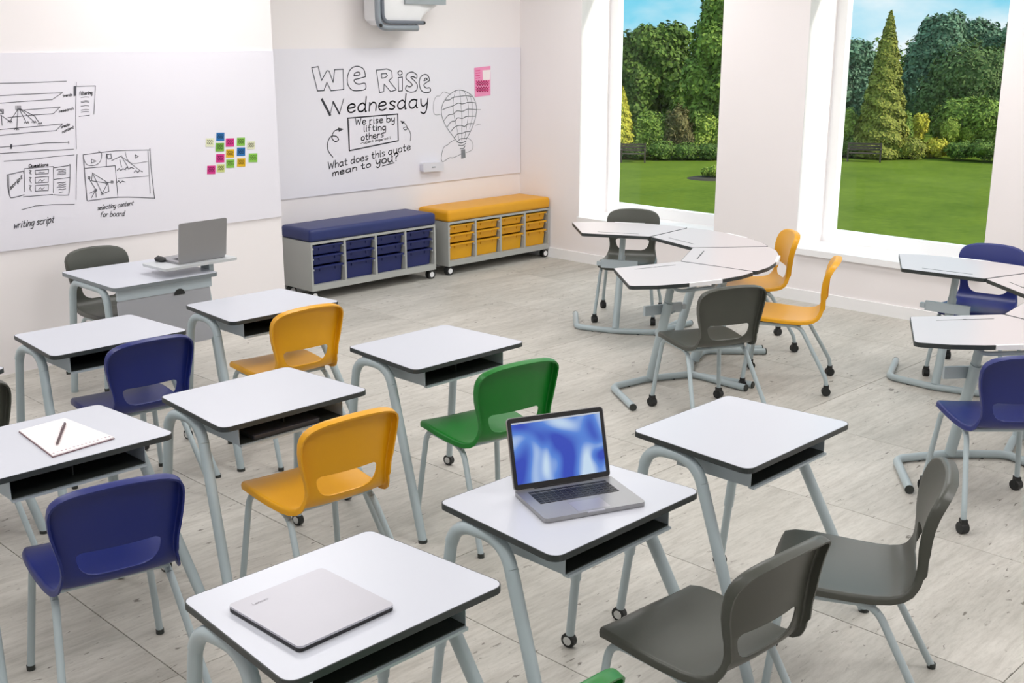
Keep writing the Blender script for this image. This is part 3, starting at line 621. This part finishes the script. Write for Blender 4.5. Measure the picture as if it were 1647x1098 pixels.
chair('glide', 'grey', 1.51, 4.77, -4, 'charcoal plastic chair cut off by the left edge of the picture', G1)
chair('glide', 'grey', 3.25, 6.70, 179, 'charcoal chair behind the teacher desk against the sketched whiteboard', G1)

# ------------------------------------------------------------------ single student desks
def desk_top(t, poly, z, th, mt, name='desktop'):
    o = poly; i = inset(poly, .003)
    MB().prism(i, z-th, z).build(name, mt, t); MB().ring(o, i, z-th, z-.0006).build('edge_band', M_edge, t)
def student_desk():
    t = thing('student_desk', 'x', 'desk'); z = .74
    WS, WF, DP = .669/2, .595/2, .5135/2
    desk_top(t, rounded([(-WS,-DP),(WS,-DP),(WF,DP),(-WF,DP)], [.035,.035,.03,.03], 6), z, .019, M_lam)
    bw = .235; y0, y1 = -.205, .10; z0, z1 = .640, .721
    b = MB().box((-bw, y0, z0), (bw, y1, z0+.003)).box((-bw, y1-.003, z0+.003), (bw, y1, z1))  .box((-.002, y0+.06, z0+.003), (.002, y1-.003, z1)).box((-bw+.003, y0+.02, z1-.003), (bw-.003, y1-.003, z1))
    b.build('book_box', M_dark, t)
    for s in (-1, 1):
        MB().box((s*bw-.002 if s < 0 else s*bw, y0, z0-.002), (s*bw if s < 0 else s*bw+.002, y1, z1)).build('side_plate', M_plate, t)
        front, bend1, bend2, foot = (s*.322, .268, .05), (s*.300, .185, .700), (s*.283, -.015, .697), (s*.382, -.338, .006)
        path = fillet([front, bend1, bend2, foot], .085, 8); k = len(path)
        n0 = next(i for i in range(k) if path[i].z > .62); n1 = k-1-next(i for i in range(k) if path[k-1-i].z > .60)
        mid = path[:n0+1]
        MB().tube([mid[0], mid[0].lerp(mid[1] if len(mid) > 2 else mid[-1], .42)], .0155, 10).tube([mid[0].lerp(mid[1] if len(mid) > 2 else mid[-1], .40)] + mid[1:], .019, 12).build('leg', M_tube, t, True, 60)
        MB().tube(path[n0:n1+1], .021, 12).build('arch_tube', M_tube, t, True, 60)
        MB().tube(path[n1:], [.021]*(len(path[n1:])-1)+[.019], 12).build('leg', M_tube, t, True, 60)
        MB().cyl((s*.382, -.338, 0), (s*.382, -.338, .014), .02, 12).build('glide', M_dark, t, True)
        w = caster(t, s*.322, .272, .027, M_chrome, .022, .15); MB().box((s*.322-.006, .26, .03), (s*.322+.006, .282, .058)).build('fork', M_chrome, w)
        for yy in (.02, .12): MB().box((min(s*.22, s*.29), yy, .700), (max(s*.22, s*.29), yy+.04, .721)).build('top_bracket', M_tube, t)
    MB().box((-bw, y0-.012, z0-.008), (bw, y0+.01, z0)).build('box_lip', M_plate, t)
    return t
desk0 = student_desk()
DESKS = [(1.557, 2.148, 'white desk in the foreground carrying the closed silver laptop'), (2.421, 2.16, 'white desk carrying the open laptop with a blue screen'), (3.339, 2.156, 'empty white desk at the right foreground in front of the side-on charcoal chair'),
         (3.333, 3.799, 'empty white desk in front of the whole green chair'), (2.36, 3.721, 'white desk with a dark folder in its book box'), (1.554, 3.797, 'white desk carrying the open notepad and pen'),
         (2.354, 5.093, 'white desk with the navy chair tucked under it, just before the teacher desk'), (3.249, 5.084, 'white desk nearest the navy bench with a yellow chair'), (1.47, 5.05, 'white desk of which one corner shows at the left edge')]
for i, (x, y, lab) in enumerate(DESKS):
    o = desk0 if i == 0 else copy_tree(desk0); o.location = (x, y, 0); tag(o, lab, 'desk', 'single student desks in rows')

# teacher desk
td = thing('teacher_desk', 'white teacher desk with grey modesty panel and a raised side shelf', 'desk', (3.215, 6.32, 0))
hw, hd = .333, .338
desk = rounded([(-hw,-hd),(hw,-hd),(hw,hd),(-hw,hd)], .03, 6); ii = inset(desk, .003)
MB().prism(ii, .718, .74).build('desktop', M_lam, td); MB().ring(desk, ii, .718, .7394).build('edge_band', mat('grey_edge_band', (120, 128, 132), .45), td)
for s in (-1, 1):
    p = fillet([(s*.335, .30, .0), (s*.315, .22, .70), (s*.315, -.20, .70), (s*.335, -.30, 0)], .09, 8)
    MB().tube(p, .021, 12).build('leg_frame', M_tube, td, True, 60)
MB().box((-.30, -.305, .655), (.30, -.285, .718)).build('front_rail', M_plate, td)
pn = rounded([(-.30, .33), (.29, .33), (.29, .664), (-.30, .664)], .03, 5)
b = MB(); n = len(pn); v = [(x, -.30, z) for x, z in pn] + [(x, -.288, z) for x, z in pn]
b.add(v, [tuple(range(n)), tuple(range(2*n-1, n-1, -1))] + [(i, n+i, n+(i+1) % n, (i+1) % n) for i in range(n)]).build('modesty_panel', M_modesty, td)
b = MB(); hc = [(.085+.035*math.cos(a*math.pi/10), .637+.035*math.sin(a*math.pi/10)) for a in range(11)]; n = len(hc); v = [(x, -.3075, z) for x, z in hc] + [(x, -.3045, z) for x, z in hc]
b.add(v, [tuple(range(n)), tuple(range(2*n-1, n-1, -1))] + [(i, n+i, n+(i+1) % n, (i+1) % n) for i in range(n)]).build('cable_port', M_black, td)
MB().prism(rounded([(.0, -.31), (.505, -.285), (.49, -.02), (-.01, -.05)], .02, 4), .785, .80).build('side_shelf', M_shelf, td)
MB().box((.34, -.22, .70), (.37, -.12, .785)).box((.30, -.24, .70), (.37, -.10, .717)).build('shelf_post', M_plate, td)

# ------------------------------------------------------------------ angled desks in two half rings
TRAP = rounded([(-.245, .0), (.245, .0), (.447, .485), (.30, .545), (.15, .572), (0, .58), (-.15, .572), (-.30, .545), (-.447, .485)], [.02, .02, .03, .06, .1, .1, .1, .06, .03], 4)
def angled_desk():
    t = thing('angled_desk', 'x', 'desk'); z = .74
    desk_top(t, TRAP, z, .022, M_lam2)
    MB().box((-.15, .085, z), (.15, .092, z+.0006)).box((-.008, .082, z), (.008, .095, z+.001)).build('device_slot', M_dark, t)
    cap = [(.10, .571), (-.12, .571), (-.12, .584), (.10, .586)]
    MB().prism([(.10,.565),(.10,.583),(-.13,.583),(-.13,.565)], z-.021, z+.0008).build('edge_cap', M_white, t)
    MB().tube(fillet([(.14, .42, .715), (.14, .52, .685), (-.14, .52, .685), (-.14, .42, .715)], .05, 6), .011, 8).build('under_rail', M_tube, t, True)
    MB().tube([(0, .075, .035), (0, .24, .55)], .034, 14, sy=.75).tube([(0, .22, .50), (0, .275, .716)], .028, 14, sy=.75).build('post', M_tube, t, True)
    MB().box((-.17, .18, .70), (.17, .38, .717)).build('top_plate', M_tube, t)
    MB().tube(fillet([(-.41, .50, .022), (-.30, .10, .022), (0, .055, .022), (.30, .10, .022), (.41, .50, .022)], .06, 6), .021, 12).build('floor_base', M_tube, t, True)
    for s in (-1, 1):
        MB().cyl((s*.41, .498, .022), (s*.4127, .506, .022), .0215, 12).build('end_cap', M_dark, t, True)
        MB().cyl((s*.17, .08, 0), (s*.17, .08, .014), .014, 10).build('glide', M_black, t, True)
    MB().box((-.14, .165, .465), (.13, .185, .525)).box((-.17, .16, .48), (-.14, .19, .51)).build('hanger_bar', M_plate, t)
    MB().cyl((-.045, .21, .47), (-.075, .21, .48), .006, 8).build('height_lever', M_tube, t)
    return t
ang0 = angled_desk(); first = True
RINGS = [((5.72, 4.885), 27.3, ['angled desk in front of the first window with the charcoal chair behind it', 'angled desk between the two yellow chairs, on the window side', 'angled desk whose outer edge faces the near yellow chair', 'near angled desk with the charcoal chair on casters']),
         ((5.95, 2.83), 5.8, ['angled desk under the second window with a navy chair behind it', 'angled desk cut off by the right edge, next to the far navy chair desk', 'angled desk mostly outside the right edge of the picture', 'near angled desk at the right edge with a navy chair on casters'])]
for (cx, cy), a0, labs in RINGS:
    for k in range(4):
        a = math.radians(a0-45*k); o = ang0 if first else copy_tree(ang0); first = False
        r = .6036+.002
        o.location = (cx+r*math.cos(a), cy+r*math.sin(a), 0); o.rotation_euler = (0, 0, a-math.pi/2)
        tag(o, labs[k], 'desk', 'angled desks arranged in half rings')
chair('caster', 'grey', 6.77, 5.45, 122, 'charcoal chair on casters in front of the first window', G2)
chair('caster', 'yellow', 6.745, 4.35, 46, 'yellow chair on casters nearest the pillar between the windows', G2)
chair('caster', 'yellow', 6.115, 3.67, 27, 'yellow chair on casters seen side on, nearest the second window', G2)
chair('caster', 'grey', 5.256, 3.648, -25, 'charcoal chair on casters with its back to the viewer at the angled desks', G2)
chair('caster', 'blue', 7.12, 2.89, 99, 'navy chair on casters below the second window', G2)
chair('caster', 'blue', 5.035, 1.90, -45, 'navy chair on casters at the right edge with its back to the viewer', G2)

# ------------------------------------------------------------------ things on the desks
def laptop_base(t, w, d, th, m, keys=True):
    MB().prism(rounded([(-w/2,-d/2),(w/2,-d/2),(w/2,d/2),(-w/2,d/2)], .012, 4), .002, th).build('base', m, t)
    if keys:
        k = MB(); rows = 6; y1 = d/2-.03; kw = w*.8; kh = d*.42
        for r in range(rows):
            n = 14; y = y1-kh*r/rows; h = kh/rows*(.6 if r == 0 else .84); xw = kw/n
            for c in range(n):
                if r == 5 and 4 <= c <= 8:
                    if c == 4: k.box((-kw/2+c*xw+.001, y-h, th), (-kw/2+9*xw-.001, y, th+.0012))
                    continue
                k.box((-kw/2+c*xw+.001, y-h, th), (-kw/2+(c+1)*xw-.001, y, th+.0012))
        k.build('keyboard', M_key, t)['kind'] = 'stuff'
        MB().box((-w*.16, -d/2+.012, th), (w*.16, -d/2+d*.36, th+.0004)).build('trackpad', M_pad, t)
        MB().box((-.028, -d/2-.0008, th-.004), (.028, -d/2+.003, th+.0003)).build('opening_notch', M_alu, t)
def screen_mat():
    m = bpy.data.materials.new('laptop_screen'); m.use_nodes = True; t = m.node_tree; b = t.nodes['Principled BSDF']; N = t.nodes.new; L = t.links.new
    tc = N('ShaderNodeTexCoord'); mp = N('ShaderNodeMapping'); mp.inputs['Rotation'].default_value = (0, 0, -.6); mp.inputs['Scale'].default_value = (1.5, 1.2, 1)
    n = N('ShaderNodeTexNoise'); n.inputs['Scale'].default_value = .8; n.inputs['Detail'].default_value = 0; n.inputs['Distortion'].default_value = 3.0
    r = N('ShaderNodeValToRGB'); e = r.color_ramp.elements; e[0].position = .3; e[0].color = lin((38, 70, 190)); e[1].position = .72; e[1].color = lin((205, 228, 250)); q = e.new(.52); q.color = lin((84, 136, 224))
    L(tc.outputs['UV'], mp.inputs[0]); L(mp.outputs[0], n.inputs['Vector']); L(n.outputs['Fac'], r.inputs[0])
    b.inputs['Base Color'].default_value = (.01, .01, .012, 1); b.inputs['Roughness'].default_value = .35; b.inputs['Emission Strength'].default_value = .85; L(r.outputs[0], b.inputs['Emission Color'])
    return m
def lid(t, w, h, tilt, m, hinge_y, z, back=False):
    """lid plate standing at the hinge; local plane built in x-z then tilted back"""
    o = bpy.data.objects.new('lid_x', None)
    R = Matrix.Translation((0, hinge_y, z)) @ Matrix.Rotation(-tilt, 4, 'X')
    def slab(name, pts, y0, y1, mt, par):
        n = len(pts); v = [R @ Vector((x, y0, zz)) for x, zz in pts] + [R @ Vector((x, y1, zz)) for x, zz in pts]
        return MB().add(v, [tuple(range(n)), tuple(range(2*n-1, n-1, -1))] + [(i, n+i, n+(i+1) % n, (i+1) % n) for i in range(n)]).build(name, mt, par)
    bpy.data.objects.remove(o)
    L_ = slab('lid', rounded([(-w/2,0),(w/2,0),(w/2,h),(-w/2,h)], .012, 4), 0, .006, m, t)
    slab('bezel', rounded([(-w/2+.002,.002),(w/2-.002,.002),(w/2-.002,h-.002),(-w/2+.002,h-.002)], .011, 4), -.0008, 0, M_key, L_)
    s = slab('screen', [(-w/2+.014,.018),(w/2-.014,.018),(w/2-.014,h-.016),(-w/2+.014,h-.016)], -.0014, -.0008, M_screen, L_)
    uv = s.data.uv_layers.new(name='UVMap'); Ri = R.inverted()
    for lp in s.data.loops:
        q = Ri @ s.data.vertices[lp.vertex_index].co; uv.data[lp.index].uv = ((q.x+w/2)/w, q.z/h)
    slab('menu_bar', [(-w/2+.014,h-.021),(w/2-.014,h-.021),(w/2-.014,h-.016),(-w/2+.014,h-.016)], -.0018, -.0014, mat('menu_bar_grey', (206, 214, 226), .5), L_)
    return L_
M_screen = screen_mat()
lt = thing('laptop', 'open silver laptop with black keys and a blue wallpaper on its screen', 'laptop', (2.428, 2.12, .74), math.radians(-22.5))
laptop_base(lt, .330, .230, .015, M_alu2); lid(lt, .330, .222, math.radians(17), M_alu2, .113, .014)
MB().box((-.10, .106, .010), (.10, .116, .0155)).build('hinge', M_key, lt)
lt = thing('laptop', 'open grey laptop on the teacher desk seen from behind its lid', 'laptop', (3.50, 6.20, .80), math.radians(180+4))
laptop_base(lt, .335, .22, .014, M_alu2); lid(lt, .335, .235, math.radians(8), M_alu2, .108, .013)
lt = thing('laptop', 'closed silver laptop lying on the foreground desk', 'laptop', (1.455, 2.128, .74), math.radians(1))
MB().prism(rounded([(-.142,-.145),(.142,-.145),(.142,.145),(-.142,.145)], .012, 4), .002, .0105).build('base', M_key, lt)
lid_ = MB().prism(rounded([(-.142,-.146),(.142,-.146),(.142,.146),(-.142,.146)], .013, 4), .0112, .0165).build('lid', M_alu, lt)
st, wd = layout('Lenovo'); b = MB()
for g in st:
    P = [Vector((-.098+x*.042/wd, .098+y*.0016, .0168)) for x, y in [(p.x, p.y) for p in catmull([(q[0], q[1], 0) for q in g], 4)]]
    for a_, c_ in zip(P, P[1:]):
        d = (c_-a_)
        if d.length < 1e-6: continue
        d.normalize(); nn = Vector((-d.y, d.x, 0))*.0007; b.add([a_+nn, a_-nn, c_-nn, c_+nn], [(0, 1, 2, 3)])
b.build('brand_lettering', mat('grey_print', (130, 128, 136), .4), lid_)
ms = thing('computer_mouse', 'small black mouse beside the laptop on the teacher desk', 'mouse', tuple(onz((258, 420), .80)))
MB().sphere((0, 0, .012), (.03, .05, .017), 14, 8).build('shell', M_black, ms, True); MB().cyl((-.003, .02, .026), (.003, .02, .026), .007, 10).build('scroll_wheel', M_dark, ms, True)
# notepad and pen
cs = [onz((30.1, 695.4), .74), onz((104.9, 675.0), .74), onz((184.6, 706.1), .74), onz((84.5, 736.2), .74)]
cc = sum(cs, Vector())/4; npd = thing('notepad', 'spiral notepad lying open on the left desk', 'notepad', (cc.x, cc.y, .74))
q = [((c-cc).x, (c-cc).y) for c in cs][::-1]
MB().prism(q, .0005, .004).build('cover', mat('notepad_cover', (120, 92, 96), .6), npd); q2 = inset(q, .002); MB().prism(q2, .0042, .0085).build('pages', M_paper, npd)
A_, B_ = Vector(cs[3]-cc), Vector(cs[2]-cc); dn = (Vector(cs[0]-cc)-A_).normalized(); b = MB(); dots = MB()
for k in range(15):
    p = A_.lerp(B_, .05+.064*k) + dn*.018
    dots.box((p.x-.003, p.y-.004, .0085), (p.x+.003, p.y+.004, .0091))
dots.build('perforation', mat('perforation_grey', (186, 170, 176), .8), npd)['kind'] = 'stuff'
a_, b_ = onz((104, 681), .7535), onz((91.3, 714.8), .7535); pn_ = thing('pen', 'dark maroon pen lying on the notepad', 'pen', (a_.x, a_.y, .7487))
d = (b_-a_); d.z = 0; MB().tube([(0, 0, .005), d*.35+Vector((0, 0, .005))], .0052, 10).build('cap', mat('maroon_plastic', (62, 26, 32), .35), pn_, True)
MB().tube([d*.35+Vector((0, 0, .005)), d*.93+Vector((0, 0, .005)), d+Vector((0, 0, .0046))], [.0045, .0045, .0012], 10).build('barrel', mat('maroon_plastic', (62, 26, 32)), pn_, True)
MB().box((-.002, -.002, .0095), (.002, .002, .0115)).tube([(0, 0, .0105), d*.28+Vector((0, 0, .0105))], .0012, 6).build('clip', M_chrome, pn_)
fo = thing('folder', 'dark charcoal folder lying in the book box of the desk behind the near yellow chair', 'folder', (2.36-.02, 3.721-.06, .6432))
MB().prism(rounded([(-.15,-.14),(.15,-.14),(.15,.11),(-.15,.11)], .008, 3), 0, .012).build('body', mat('folder_dark', (58, 58, 62), .4), fo); MB().prism(rounded([(-.152,-.142),(.152,-.142),(.152,.112),(-.152,.112)], .008, 3), .0122, .015).build('cover', mat('folder_grey', (74, 74, 80), .35), fo)

# ------------------------------------------------------------------ garden below the windows
GZ = -4.0
def lawn_mat():
    m = bpy.data.materials.new('lawn'); m.use_nodes = True; t = m.node_tree; b = t.nodes['Principled BSDF']; N = t.nodes.new; L = t.links.new
    g = N('ShaderNodeNewGeometry'); n1 = N('ShaderNodeTexNoise'); n1.inputs['Scale'].default_value = .35; n1.inputs['Detail'].default_value = 8; n1.inputs['Roughness'].default_value = .7
    n2 = N('ShaderNodeTexNoise'); n2.inputs['Scale'].default_value = 3.5; n2.inputs['Detail'].default_value = 8; n2.inputs['Roughness'].default_value = .75
    r = N('ShaderNodeValToRGB'); r.color_ramp.elements[0].position = .32; r.color_ramp.elements[0].color = lin((78, 98, 22)); r.color_ramp.elements[1].position = .68; r.color_ramp.elements[1].color = lin((122, 138, 42))
    mx = N('ShaderNodeMixRGB'); mx.inputs[0].default_value = .5; L(g.outputs['Position'], n1.inputs['Vector']); L(g.outputs['Position'], n2.inputs['Vector']); L(n1.outputs['Fac'], mx.inputs[1]); L(n2.outputs['Fac'], mx.inputs[2]); L(mx.outputs[0], r.inputs[0]); L(r.outputs[0], b.inputs['Base Color']); b.inputs['Roughness'].default_value = .9; b.inputs['Specular IOR Level'].default_value = .1
    return m
struct(MB().box((XG+1, -120, GZ-.5), (170, 150, GZ)).build('ground', lawn_mat()))
L_dk = leafmat('dark_leaves', (40, 62, 26), (92, 120, 48), (128, 150, 66)); L_md = leafmat('mid_leaves', (58, 84, 30), (118, 146, 52), (156, 176, 78)); L_br = leafmat('bright_leaves', (84, 116, 34), (160, 180, 64), (192, 200, 90))
L_ye = leafmat('yellow_leaves', (140, 138, 36), (208, 190, 56), (232, 216, 84)); L_bn = leafmat('bronze_leaves', (88, 80, 48), (142, 130, 82)); L_cn = leafmat('conifer_leaves', (70, 84, 30), (148, 152, 62), (186, 180, 84)); L_bl = leafmat('blue_green_leaves', (54, 84, 62), (104, 136, 104), (136, 164, 130)); L_wi = leafmat('willow_leaves', (70, 92, 48), (122, 140, 82))
M_bark = mat('bark', (88, 70, 52), .9, var=.3, scale=3, bump=.5, bscale=10)
def leaves(blobs, n, size, droop=0, seed=0, cone=False):
    rnd = random.Random(seed); b = MB(); vol = [bb[3]*bb[5]+bb[4]*bb[5] for bb in blobs]; tot = sum(vol)
    for bb, vv in zip(blobs, vol):
        cx, cy, cz, rx, ry, rz = bb
        for _ in range(int(n*vv/tot)):
            if cone:
                u = 1-math.sqrt(rnd.random()); a = rnd.random()*6.283; rr = (1-u)**.85*(.80+.25*rnd.random())*(1+.07*math.sin(u*60+3*a)+.05*math.sin(7*a+u*23))
                p = Vector((cx+rx*rr*math.cos(a), cy+ry*rr*math.sin(a), cz-rz+2*rz*u)); nrm = Vector((math.cos(a), math.sin(a), .5))
            else:
                d = Vector((rnd.gauss(0, 1), rnd.gauss(0, 1), rnd.gauss(0, 1))).normalized(); q = .75+.32*rnd.random()
                q *= 1+.16*noise.noise(Vector((cx+d.x*2.3, cy+d.y*2.3, cz+d.z*2.3)))*2
                p = Vector((cx+d.x*rx*q, cy+d.y*ry*q, cz+d.z*rz*q)); nrm = d
            nrm = (nrm+Vector((rnd.uniform(-.8, .8), rnd.uniform(-.8, .8), rnd.uniform(-.5, .9)))).normalized()
            a = nrm.orthogonal().normalized(); bq = nrm.cross(a); th = rnd.random()*6.283; a, bq = a*math.cos(th)+bq*math.sin(th), bq*math.cos(th)-a*math.sin(th)
            s = size*(.6+.8*rnd.random()); e = bq*s*.55
            if p.z - s < GZ: continue
            b.add([p-a*s, p-e, p+a*s, p+e], [(0, 1, 2, 3)])
    return b
def core(blobs, k=.80, cone=False):
    b = MB()
    for cx, cy, cz, rx, ry, rz in blobs:
        if cone: b.tube([(cx, cy, cz-rz), (cx, cy, cz+rz*.9)], [rx*.78, rx*.06], 12)
        else:
            n0 = len(b.v); b.sphere((cx, cy, cz), (rx*k, ry*k, rz*k), 14, 10)
            b.v[n0:] = [(x, y, max(z, GZ)) for x, y, z in b.v[n0:]]
    return b
SEED = [0]
def plant(name, lab, cat, base_px, m, blobs, n, size, r=None, trunk=0, cone=False, group=None):
    """blobs in pixels: (x, y, half width, half height); distance from the lawn at base_px, or r metres where the base is hidden"""
    SEED[0] += 1
    if r is None: g = onz(base_px, GZ); r = math.hypot(g.x, g.y)
    else: g = onr(base_px, r); g.z = GZ
    root = thing(name, lab, cat, (g.x, g.y, GZ), 0, group); sc = r/1905*1.0
    B = []
    for bx, by, hw_, hh in blobs:
        rr = r+random.Random(SEED[0]+bx).uniform(-.3, .3)*hw_*sc; c = onr((bx, by), rr)
        B.append((c.x, c.y, max(c.z, GZ+hh*sc*.6), hw_*sc, hw_*sc*.9, hh*sc))
    inv = Matrix.Translation(-Vector(root.location))
    f = leaves(B, int(n*2.6), size*.55, seed=SEED[0], cone=cone)
    cb = core(B, cone=cone); f.add(cb.v, cb.f)
    o = f.build('foliage', m, root); o.matrix_parent_inverse = inv
    top = max(bb[2] for bb in B); bx = sum(bb[0] for bb in B)/len(B); by = sum(bb[1] for bb in B)/len(B)
    if trunk:
        tb = MB().tube([(g.x, g.y, GZ), ((g.x+bx)/2, (g.y+by)/2, (GZ+top)/2), (bx, by, top)], [trunk, trunk*.8, trunk*.3], 8)
        for bb in B: tb.tube([((g.x+bx)/2, (g.y+by)/2, (GZ+top)/2), (bb[0], bb[1], bb[2])], [trunk*.5, trunk*.15], 6)
        o = tb.build('trunk', M_bark, root, True); o.matrix_parent_inverse = inv
    return root
def belt():
    """far wood closing the view behind the garden trees"""
TG = 'trees at the back of the garden'
# far trees (bases hidden behind the shrubs)
plant('broad_tree', 'broad dark green tree filling the left of the first window', 'tree', (1035, 240), L_dk, [(1030,130,48,70),(1005,100,30,45),(1065,95,45,50),(1095,140,40,60),(1040,70,35,28),(1085,62,32,22),(1020,185,45,50),(1100,190,40,45)], 9000, .30, 74, .35, group=TG)
plant('broad_tree', 'tall leafy green tree on the right of the first window', 'tree', (1160, 240), L_md, [(1150,70,38,50),(1165,20,38,45),(1125,130,30,45),(1165,140,45,55),(1130,185,32,40),(1185,90,45,60),(1175,195,40,40)], 8000, .27, 66, .35, group=TG)
plant('broad_tree', 'blue green tree left of the big conifer', 'tree', (1368, 240), L_bl, [(1350,130,35,45),(1380,90,25,25),(1345,185,35,50),(1385,150,30,50),(1330,110,30,30),(1300,150,40,60)], 6500, .26, 76, .28, group=TG)
plant('broad_tree', 'tall blue green tree just right of the big conifer', 'tree', (1505, 240), L_bl, [(1490,90,30,35),(1520,65,30,38),(1500,55,22,26),(1535,45,18,22),(1480,140,32,45),(1530,110,38,45)], 6000, .26, 80, .28, group=TG)
plant('broad_tree', 'loose crowned tree against the sky near the right of the second window', 'tree', (1580, 240), L_bl, [(1570,55,22,22),(1590,65,26,22),(1555,70,20,20),(1605,85,30,30)], 3000, .24, 84, .2, group=TG)
plant('broad_tree', 'blue green tree cut off by the right edge of the second window', 'tree', (1650, 240), L_bl, [(1640,60,28,32),(1630,110,35,40),(1660,90,35,45)], 3000, .26, 82, .25, group=TG)
plant('willow_tree', 'grey green weeping tree in the right of the second window', 'tree', (1555, 235), L_wi, [(1560,130,62,55),(1520,165,45,45),(1600,165,48,50),(1560,185,60,40)], 7500, .22, 72, .3, group=TG)
plant('hedge', 'dark tall hedge closing the garden behind the trees', 'hedge', (1250, 240), L_dk, [(930+60*i, 195, 52, 75) for i in range(14)], 16000, .34, 88)
# shrub border
SG = 'shrubs in the garden border'
plant('golden_conifer', 'golden yellow conifer at the left edge of the first window', 'conifer', (1000, 250), L_ye, [(1000,195,30,56)], 3200, .16, cone=True, trunk=.12)
plant('tall_conifer', 'tall cone shaped conifer in the second window', 'conifer', (1425, 252), L_cn, [(1424,136,46,110)], 11000, .20, cone=True, trunk=.2)
plant('column_topiary', 'narrow clipped green column beside the tall conifer', 'topiary', (1457, 251), L_md, [(1457,192,10,12),(1457,205,11,18),(1457,220,11,25)], 1500, .11)
for nm, lab, base, m, bl, n, s in [
 ('shrub', 'rounded green shrub in the middle of the first window', (1047,250), L_md, [(1045,210,28,30),(1030,225,22,26),(1060,222,20,28)], 3000, .15),
 ('shrub', 'bronze brown shrub right of the rounded green one', (1090,250), L_bn, [(1090,205,24,32),(1078,225,20,26),(1102,228,20,26)], 2600, .15),
 ('shrub', 'yellow green shrub at the right edge of the first window', (1140,250), L_br, [(1138,210,20,24),(1155,218,22,26),(1128,228,18,20)], 2400, .15),
 ('shrub', 'bright green shrub left of the tall conifer', (1358,250), L_br, [(1358,205,26,26),(1342,222,24,26),(1376,225,18,24)], 2600, .15),
 ('shrub', 'broad leafed green shrub at the right of the second window', (1560,248), L_md, [(1545,188,36,28),(1580,190,30,28),(1520,205,24,26),(1600,212,28,30)], 4200, .18),
 ('ball_shrub', 'clipped pale green ball shrub, the left one of two', (1529,250), L_br, [(1529,210,15,19)], 1200, .10),
 ('ball_shrub', 'clipped pale green ball shrub, the smaller right one of two', (1557,250), L_br, [(1557,214,14,15)], 1000, .10),
 ('shrub', 'small yellow shrub behind the green column', (1480,249), L_ye, [(1480,200,14,17),(1474,215,13,15)], 1200, .12),
 ('shrub', 'low olive yellow mound at the foot of the tall conifer', (1468,256), L_cn, [(1467,239,24,16)], 1500, .11),
 ('shrub', 'low bright yellow mound beside the olive one', (1508,254), L_ye, [(1506,238,20,14)], 1400, .11),
 ('low_hedge', 'low dark hedge strip along the lawn in the first window', (1075,256), L_dk, [(985,244,26,12),(1025,243,26,12),(1065,242,28,14),(1105,243,28,13),(1145,243,28,13)], 3600, .13),
 ('low_hedge', 'low dark hedge strip along the lawn in the second window', (1480,256), L_dk, [(1330,240,26,16),(1372,236,28,16),(1410,236,26,16),(1440,240,22,14),(1545,241,26,13),(1585,240,28,14),(1625,240,28,14)], 4600, .13),
 ('flower_bush', 'small yellow green bush in a bed out on the lawn', (1138,286), L_br, [(1136,276,9,7),(1150,275,12,9)], 600, .08)]:
    plant(nm, lab, 'shrub' if 'hedge' not in nm else 'hedge', base, m, bl, n, s, group=SG)
g = onz((1140, 287), GZ); MB().tube([(0, 0, 0), (0, 0, .05)], [1.0, .8], 20).build('flower_bed', mat('dark_soil', (70, 58, 46), .95, var=.2), None, loc=(g.x, g.y, GZ))
tag(bpy.data.objects['flower_bed'], 'dark soil bed under the small bush on the lawn', 'flower bed')
M_wood = mat('weathered_bench_wood', (84, 70, 62), .8, var=.15)
def park_bench(px, lab, w):
    g = onz(px, GZ); ang = math.atan2(g.y, g.x)-math.pi/2
    t = thing('park_bench', lab, 'bench', (g.x, g.y, GZ), ang, 'park benches in the garden')
    for k in range(4): MB().box((-w/2, -.22+.12*k, .42), (w/2, -.22+.12*k+.10, .45)).build('seat_slat', M_wood, t)
    for k in range(3): MB().box((-w/2, .25+.02*k, .55+.14*k), (w/2, .28+.02*k, .65+.14*k)).build('back_slat', M_wood, t)
    for s in (-1, 1):
        for yy in (-.2, .24): MB().box((s*w/2-.04, yy-.04, 0), (s*w/2+.04, yy+.04, .62 if yy < 0 else .95)).build('leg', M_wood, t)
        MB().box((s*w/2-.05, -.26, .62), (s*w/2+.05, .28, .66)).build('armrest', M_wood, t)
park_bench((1018, 261), 'dark wooden park bench in the first window', 1.2); park_bench((1389, 260), 'dark wooden park bench left of the conifer in the second window', 1.6)
